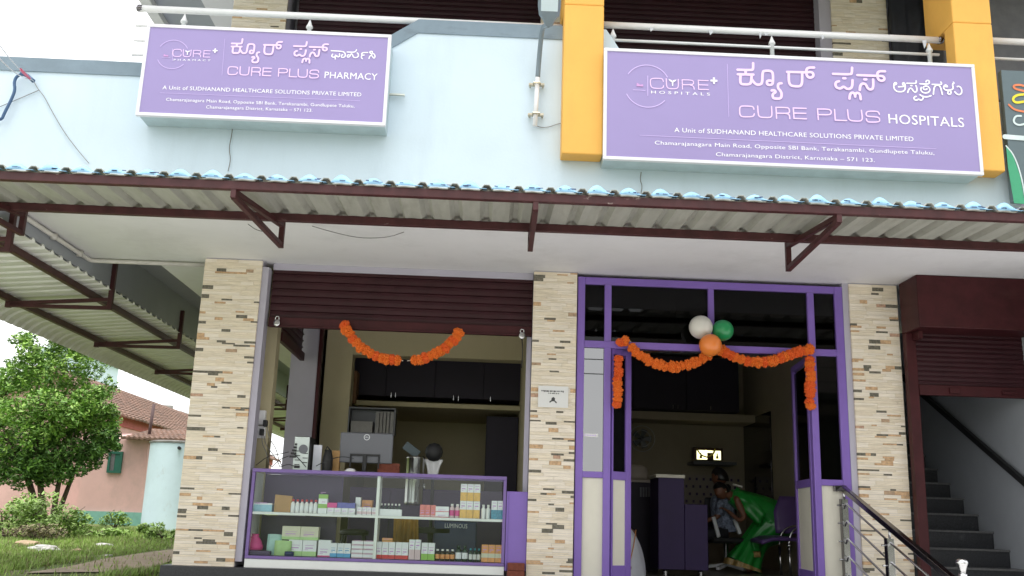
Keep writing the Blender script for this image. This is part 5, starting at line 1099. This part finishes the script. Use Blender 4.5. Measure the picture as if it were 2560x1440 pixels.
# purple waiting chair with chrome arms
YV = 2.5
V = thing('waiting_chair','purple visitor chair with chrome tube arms and legs inside the doorway','chair',tuple(at(1965,1440,YV)))
P = lambda x, y, dy=0: at(x,y,YV+dy)
a, b = P(1900,1347), P(2030,1347); mb = MB(); rows = []
for i in range(7): 
    v = i/6; rows.append([(a.x+(b.x-a.x)*u, YV-.05+.5*v, a.z+.025*math.sin(math.pi*u)+.02*v-.03*(1-min(1,u*5))) for u in [j/10 for j in range(11)]])
mb.grid(rows); mb.build('seat','chair_purple',V,smooth=True,solid=.04)
mb = MB(); rows = []; 
for i in range(8):
    v = i/7; hw = .27*(1-.35*max(0,v-.6)/.4); c = P(2022,1335); rows.append([(c.x+hw*u, YV+.46+.10*v-.04*(1-u*u), c.z+.46*v) for u in [j/5-1 for j in range(11)]])
mb.grid(rows); mb.build('backrest','chair_purple',V,smooth=True,solid=.03)
for dy, o in ((0,0),(.42,-24)):
    mb = MB(); mb.tube(smooth_path([tuple(P(x+o,y,dy)) for x, y in ((1972,1362),(1976,1335),(1992,1318),(2030,1312))],2),.014,8); mb.build('arm_tube','steel',V,smooth=True)
    q = P(1973+o,1366,dy); mb = MB(); mb.tube([q,(q.x+.01,q.y,.101)],.018,8); mb.build('leg','steel',V,smooth=True)
mb = MB(); mb.lathe([(0,-.03),(.022,-.02),(.03,0),(.022,.02),(0,.03)],P(1973,1364,-.01),12); mb.build('joint_ball','steel',V,smooth=True)

# ================================================================== STEEL STAIR RAILING
SRL = thing('stair_railing','polished steel stair railing with dark flat handrail descending to the street','railing',(3.56,-.9,.1))
XR = 3.56; z0r = at(2118,1222,0).z; sl_ = .345
hz = lambda y: z0r+sl_*y
mb = MB(); a = at(2086,1218,.0); mb.bar((a.x,.02,z0r),(XR+.03,.02,z0r+.004),.05,.055); mb.bar((XR,.035,hz(.035)),(XR,-2.75,hz(-2.75)),.055,.05); mb.build('handrail','steel_dark',SRL,bevel=.006)
for y in (.0,-1.02,-2.05):
    zt = hz(y)-.10; MB().box(XR-.034,XR+.034,y-.008,y+.008,-.5 if y < -.5 else .09,zt).build('post_plate','steel',SRL,bevel=.002)
    MB().box(XR-.040,XR-.034,y-.03,y+.03,-.5 if y < -.5 else .09,zt).build('post_flange','steel_dark',SRL)
    MB().tube([(XR,y,zt),(XR,y,hz(y)-.02)],.012,8).build('rail_pin','steel',SRL,smooth=True)
    for k in range(5): z = zt-.06-.17*k; MB().tube([(XR-.075,y,z),(XR-.03,y,z)],.009,8).build('bolt','steel',SRL)
for k in range(6): mb = MB(); mb.tube([(XR-.01,-.02,hz(0)-.17-.165*k-.02),(XR+.0,-.05,hz(0)-.145-.165*k),(XR,-2.75,hz(-2.75)-.145-.165*k)],.010,8); mb.build('cross_rod','steel',SRL,smooth=True)
q = at(2406,1425,-2.5); NW = thing('newel_post','steel newel post with a domed cap at the street end of the stairs','post',(q.x,-2.5,-.8))
MB().lathe([(.03,-.8),(.03,q.z-.03),(.024,q.z-.025)],(q.x,-2.5,0),16).build('post_tube','steel',NW,smooth=True); zc = at(2406,1408,-2.5).z
MB().lathe([(.022,q.z-.025),(.026,q.z+.0),(.038,zc-.010),(.042,zc+.003),(.037,zc+.018),(.023,zc+.028),(.0,zc+.031)],(q.x,-2.5,0),20).build('dome_cap','steel',NW,smooth=True)

# ================================================================== LOT AT THE LEFT
def gpt(x, y, Y): 
    p = at(x,y,Y); return Vector((p.x,Y,gz(p.x,Y)))
# long pink house with tiled roofs
HO = thing('pink_house','long pink house with weathered red tiled roofs beyond the tree','house',(-12.5,26,.3))
MB().box(-14.5,-10.5,18.6,40,-.3,3.25).build('wall','house_pink',HO)
MB().box(-10.52,-10.44,18.6,40,2.95,3.24).build('eave_band','house_red',HO)
for y in (21.2,25.2,30.5): MB().box(-10.53,-10.43,y,y+.9,2.3,2.95).build('wall_vent','house_red',HO)
def tiled(mb, p0, p1, q0, q1, nu, nv):
    """tile field between eave p0-p1 and ridge q0-q1 with stepped courses"""
    p0, p1, q0, q1 = map(Vector,(p0,p1,q0,q1)); nrm = (p1-p0).cross(q0-p0).normalized(); nrm = nrm if nrm.z > 0 else -nrm; rows = []
    for j in range(nv):
        for e in (0,.92):
            v = (j+e)/nv; row = []
            for i in range(nu*2+1):
                u = i/(nu*2); b = p0.lerp(p1,u).lerp(q0.lerp(q1,u),v); row.append(b+nrm*(.035*(1-e)+(.028 if i % 2 else 0)+.02*noise.noise(b*1.3)))
            rows.append(row)
    mb.grid(rows)
mb = MB(); tiled(mb,(-10.15,17.9,3.12),(-10.15,40.5,3.12),(-12.5,17.9,4.50),(-12.5,40.5,4.50),70,14); mb.build('roof','tile_roof',HO,solid=-.05)
mb = MB(); tiled(mb,(-14.85,17.9,3.12),(-14.85,40.5,3.12),(-12.5,17.9,4.50),(-12.5,40.5,4.50),60,10); mb.build('roof','tile_roof',HO,solid=-.05)
MB().prism([(-14.5,18.6,3.2),(-10.5,18.6,3.2),(-12.5,18.6,4.42)],(0,.2,0)).build('gable','house_pink',HO)
MB().tube([(-12.5,17.85,4.53),(-12.5,40.5,4.53)],.08,8).build('ridge_cap','tile_roof',HO)
LT = thing('lean_to_house','low pink lean-to with small green window and tiled roof edge','house',(-9.9,17.8,.2))
a, b = at(213,1112,16.6), at(392,1112,16.6); xl, xr = a.x, b.x+.6
MB().box(xl,xr,16.6,18.59,-.2,2.42).build('wall','house_pink',LT)
mb = MB(); tiled(mb,(xl+1.05,16.25,2.36),(xr+.2,16.25,2.36),(xl+1.05,18.65,2.80),(xr+.2,18.65,2.80),12,7); mb.build('roof','tile_roof',LT,solid=-.06)
mb = MB(); mb.prism([(xl,16.6,2.42),(xl,18.6,2.42),(xl,18.6,2.72)],(xr-xl,0,0)); mb.build('gable','house_pink',LT)
a, b = at(273,1128,16.55), at(301,1183,16.55); f = MB(); f.box(a.x,b.x,16.53,16.6,b.z,b.z+.06); f.box(a.x,b.x,16.53,16.6,a.z-.06,a.z); f.box(a.x,a.x+.06,16.53,16.6,b.z+.06,a.z-.06); f.box(b.x-.06,b.x,16.53,16.6,b.z+.06,a.z-.06); wn = f.build('window','window_green',LT)
MB().box(a.x+.06,b.x-.06,16.56,16.58,b.z+.06,a.z-.06).build('shutter_board','window_green',wn); MB().box(a.x+.06,a.x+.17,16.553,16.559,b.z+.06,a.z-.06).build('gap_shade_strip','ac_dark',wn)  # dark strip on the board paints the shade of an open gap
a, b = at(215,1277,16.5), at(392,1294,16.5); MB().box(xl-.02,xr,16.55,16.599,-.2,a.z).build('skirting','house_green',LT)
MB().tube([(at(372,1110,16.5)).to_tuple(), (at(368,1190,16.5)).to_tuple()],.03,6).build('drain_pipe','house_pink',LT)
p, q = at(385,1010,17), at(370,1105,17); cable([q,p],.045,'iron_pole','rusty iron pole rising beside the tiled lean-to roof','iron_pole',0,'pole')
mb = MB(); a, b = at(395,1012,46), at(452,1050,46); mb.box(a.x,b.x,46,48,b.z-1,a.z-.3); mb.box(a.x,a.x+(b.x-a.x)*.6,45.9,46.2,a.z-.35,a.z); mb.box(a.x-.3,b.x+.5,46,49,0,b.z-.9); solo(mb.build('far_building','concrete',bevel=.05),'weathered grey concrete rooftop beyond the tiled house','building')
mb = MB(); a, b = at(118,884,44), at(205,960,44); mb.box(a.x,b.x,44,49,0,a.z); mb.box(a.x-.3,b.x+.3,43.7,49,a.z,a.z+.35); solo(mb.build('far_house','tank_paint'),'pale far house half hidden behind the tree crown','house')
# round water tank
p = at(400,1310,13.6); rT = .62; zT = at(400,1101,13.6).z; TK = thing('water_tank','pale blue round masonry water tank between house and left pillar','water tank',(p.x,14,.15))
MB().lathe([(rT*1.08,-.2),(rT*1.06,.0),(rT,.3),(rT*.99,zT-.08),(rT*.99,zT-.04)],(p.x,13.6+rT,0),40).build('tank_wall','tank_paint',TK,smooth=True); MB().lathe([(rT*1.03,zT-.039),(rT*1.04,zT+.0),(rT*.9,zT+.02)],(p.x,13.6+rT,0),40).build('lid','concrete',TK)
q = at(449,1120,13.6); MB().tube([(q.x-.03,13.62+.1,q.z),(q.x,13.55,q.z)],.04,8).build('outlet','black_plastic',TK)
# vegetation
def leaves(mb, c, rad, n, size, r, mi=0, flat=.0):
    for _ in range(n):
        while True:
            v = Vector((r.uniform(-1,1),r.uniform(-1,1),r.uniform(-1,1)))
            if .05 < v.length < 1: break
        v = v.normalized()*(v.length**.45); p = Vector(c)+Vector((v.x*rad[0],v.y*rad[1],v.z*rad[2]))
        s_ = size*r.uniform(.6,1.25); d = Vector((r.uniform(-1,1),r.uniform(-1,1),r.uniform(-.75,.35))).normalized(); e = d.cross(Vector((r.uniform(-.5,.5),r.uniform(-.5,.5),1))).normalized(); up = d.cross(e)*s_*.12
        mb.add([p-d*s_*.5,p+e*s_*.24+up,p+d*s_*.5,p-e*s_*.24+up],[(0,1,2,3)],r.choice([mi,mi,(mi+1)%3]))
TY = 13.5; r = random.Random(12)
tc = at(125,1020,TY); base = gpt(130,1215,TY); TR = thing('leafy_tree','round bushy green tree with several short stems before the pink house','tree',tuple(base))
mb = MB()
for k in range(7):
    a_ = k*.9+.3; top = tc+Vector((math.cos(a_)*1.0,math.sin(a_)*.9,r.uniform(-.6,1.0))); b0 = base+Vector((.14*math.cos(a_),.14*math.sin(a_),-.1)); midp = b0.lerp(top,.5)+Vector((r.uniform(-.15,.15),r.uniform(-.15,.15),.1))
    mb.tube(smooth_path([tuple(b0),tuple(b0.lerp(midp,.5)+Vector((0,0,.1))),tuple(midp),tuple(top)],1),[.075,.07,.062,.052,.04,.03,.022,.014][:8] if False else [.075-.06*i/7 for i in range(len(smooth_path([0,1,2,3] and [tuple(b0),tuple(midp),tuple(midp),tuple(top)],1)))],7)
    for _ in range(3): tw = midp.lerp(top,r.uniform(.2,.9)); mb.tube([tw,tw+Vector((r.uniform(-.5,.5),r.uniform(-.5,.5),r.uniform(.1,.6)))],[.02,.006],5)
mb.build('trunk','bark',TR,smooth=True)
mb = MB(); clumps = []
for px_, py_, rr_, dy in ((60,905,.55,0),(130,880,.5,.2),(185,905,.5,-.1),(30,960,.65,.1),(100,960,.75,0),(180,975,.65,.1),(230,1010,.42,-.2),(20,1040,.7,.1),(95,1045,.8,-.4),(170,1050,.7,-.3),(240,1060,.48,.1),(60,1120,.6,-.2),(130,1115,.6,-.35),(200,1105,.5,.1),(255,1108,.30,0),(15,1115,.5,.3),(95,1165,.33,0),(-25,1010,.6,0),(285,1108,.22,-.1),(268,1060,.28,0),(275,1030,.22,.1),(250,985,.25,.1),(245,1130,.3,-.2),(60,850,.28,.1),(150,848,.25,0),(205,880,.25,0),(30,1160,.5,-.3),(95,1170,.45,-.4),(150,1160,.5,-.35),(205,1140,.42,-.3),(0,1150,.5,-.2),(130,1075,.7,-.5),(50,1090,.7,-.5),(250,1095,.38,-.2),(120,1010,.8,-.5),(70,1185,.34,-.5),(125,1186,.34,-.5),(25,1190,.34,-.4),(170,1175,.34,-.5),(190,1010,.6,-.5)):
    c = at(px_,py_,TY+dy); mi = 1 if py_ < 960 else (2 if py_ > 1090 else 0)  # crown shading put into the colour: lighter leaves on top, darker below
    for _ in range(6): cc = c+Vector((r.uniform(-.6,.6)*rr_,r.uniform(-.8,.8)*rr_,r.uniform(-.55,.55)*rr_)); leaves(mb,cc,(rr_*.55,rr_*.6,rr_*.42),int(r.uniform(150,330)*rr_),.125,r,mi)
for _ in range(46):
    a_ = r.uniform(0,6.28); el = r.uniform(.1,1.3); d = Vector((math.cos(a_)*math.cos(el),math.sin(a_)*math.cos(el)*.7,math.sin(el))); b0 = tc+Vector((d.x*1.35,d.y*1.2,d.z*1.45+.05)); L_ = r.uniform(.18,.45); d = (d+Vector((0,0,.6))).normalized()
    mb.tube([b0-d*.2,b0+d*L_],[.007,.003],4,mi=2)
    for k in range(9): leaves(mb,b0+d*L_*(k/8),(.06,.06,.05),3,.12,r,1)
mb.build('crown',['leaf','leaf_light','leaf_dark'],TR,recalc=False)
def bush(px_, py_, Y, w_, h, n, label, mats=('weed','leaf_light','leaf'), size=.10, name='shrub'):
    b_ = gpt(px_,py_,Y); t = thing(name,label,'shrub',tuple(b_)); mb = MB()
    for _ in range(9): a_ = r.uniform(0,6.28); e = b_+Vector((math.cos(a_)*w_*.7,math.sin(a_)*w_*.4,h*r.uniform(.5,1))); mb.tube([b_+Vector((r.uniform(-.2,.2)*w_,0,-.03)),b_.lerp(e,.5)+Vector((0,0,.1*h)),e],[.012,.009,.004],5)
    mb.build('stem','bark',t); mb = MB()
    for _ in range(12): leaves(mb,b_+Vector((r.uniform(-.75,.75)*w_,r.uniform(-.5,.5)*w_*.6,h*r.uniform(.2,.85))),(w_*.34,w_*.3,h*.26),n,size,r)
    mb.build('foliage',list(mats),t,recalc=False)
bush(35,1318,8.6,.8,.78,120,'broad leafy weed clump at the left edge of the lot')
bush(130,1306,9.2,.8,.66,120,'leafy green weed clump below the tree, right of the left edge clump')
bush(95,1345,8.2,.55,.30,60,'dry brownish low shrub in front of the weed clumps',('weed_dry','bark','weed'),.07)
bush(285,1305,13,.35,.42,36,'thin young weed growing by the corner of the lean-to',size=.09)
bush(375,1318,11.5,.32,.26,40,'small weed at the foot of the pale water tank')
bush(250,1335,10.2,.6,.18,40,'low creeping weed on the grass before the lean-to')
bush(410,1345,9.6,.45,.2,50,'low green weed beside the left tiled pillar')
# grass of the lot
mb = MB(); rg = random.Random(21)
for _ in range(52000):
    y = .5+14*rg.random()**1.25; x = rg.uniform(-1.05*(y+9.5)*.52, -.30*(y+9.5)+.4)
    if noise.noise(Vector((x*.8,y*.8,3))) > .28 and rg.random() < .75: continue
    pth = at(250,1412,0); z = gz(x,y)
    sx_ = 1196+2406*x/(y+9.5); sy_ = 1298+2406*(.66-z)/(y+9.5)-.0327*(1196-sx_)   # thin the grass over the trodden path
    if 0 < (sx_-20)/520 < 1 and abs(sy_-(1438-.145*(sx_-60)+6)) < 20 and rg.random() < .93: continue
    h = rg.uniform(.03,.085)*(1+.5*noise.noise(Vector((x*.5,y*.5,8)))); a_ = rg.uniform(0,6.28); w2 = rg.uniform(.006,.013); dx_, dy_ = math.cos(a_)*w2, math.sin(a_)*w2; lx, ly = rg.uniform(-.04,.04), rg.uniform(-.04,.04)
    mb.add([(x-dx_,y-dy_,z-.01),(x+dx_,y+dy_,z-.01),(x+lx,y+ly,z+h)],[(0,1,2)],0 if rg.random() < .8 else 1)
tag(mb.build('grass',['grass','weed_dry'],recalc=False),'short green grass covering the open lot','grass',kind='stuff')
def rock(px_, py_, Y, s_, mt, label, flat=.5, name='stone', cat='stone'):
    b_ = gpt(px_,py_,Y); bm = bmesh.new(); bmesh.ops.create_icosphere(bm,subdivisions=3,radius=1)
    for v in bm.verts: k = 1+.45*noise.noise(v.co*1.4+Vector((px_,0,0)))+.12*noise.noise(v.co*4); v.co = Vector((v.co.x*k*s_*1.5,v.co.y*k*s_,v.co.z*k*s_*flat))
    me = bpy.data.meshes.new(name); bm.to_mesh(me); bm.free(); me.materials.append(M[mt]); o = bpy.data.objects.new(name,me); COL.objects.link(o); o.location = b_+Vector((0,0,s_*flat*.5)); return tag(o,label,cat)
rock(116,1360,5.6,.15,'rubble_white','white crumpled rubble bag lying on the grass',.4,'rubble_bag','bag'); rock(75,1335,6.6,.13,'rubble_tan','tan stone on the grass left of the white rubble')
rock(262,1350,7.5,.11,'rubble_white','grey white stone on the grass right of the tan stone',.3); rock(195,1362,5.6,.06,'rubble_tan','small tan stone between the white rubble and the right grey stone'); rock(270,1378,4.6,.05,'rubble_white','tiny pale stone low on the grass near the path',.3)

# ================================================================== ACROSS THE STREET (seen in the glass)
OB = thing('opposite_building','dark plain building across the street, seen only as a reflection','building',(14,-27,-.9))
MB().box(6.2,24,-32,-24,-.9,9).build('wall','opposite_wall',OB); MB().box(6,24.2,-24.6,-22.5,5.0,5.2).build('canopy','opposite_dark',OB)
MB().box(6.4,23.8,-23.99,-23.9,-.8,4.6).build('shop_front','opposite_dark',OB)
for i, z in enumerate((4.1,4.5,4.9,5.6,6.3)):
    mb = MB(); mb.tube([(-40+j*8,-13-i*.3,z+.012*(j-5)**2) for j in range(11)],.012,5); solo(mb.build('street_wire','cable_black'),'black power wire strung along the far side of the street','wire','street power wires')
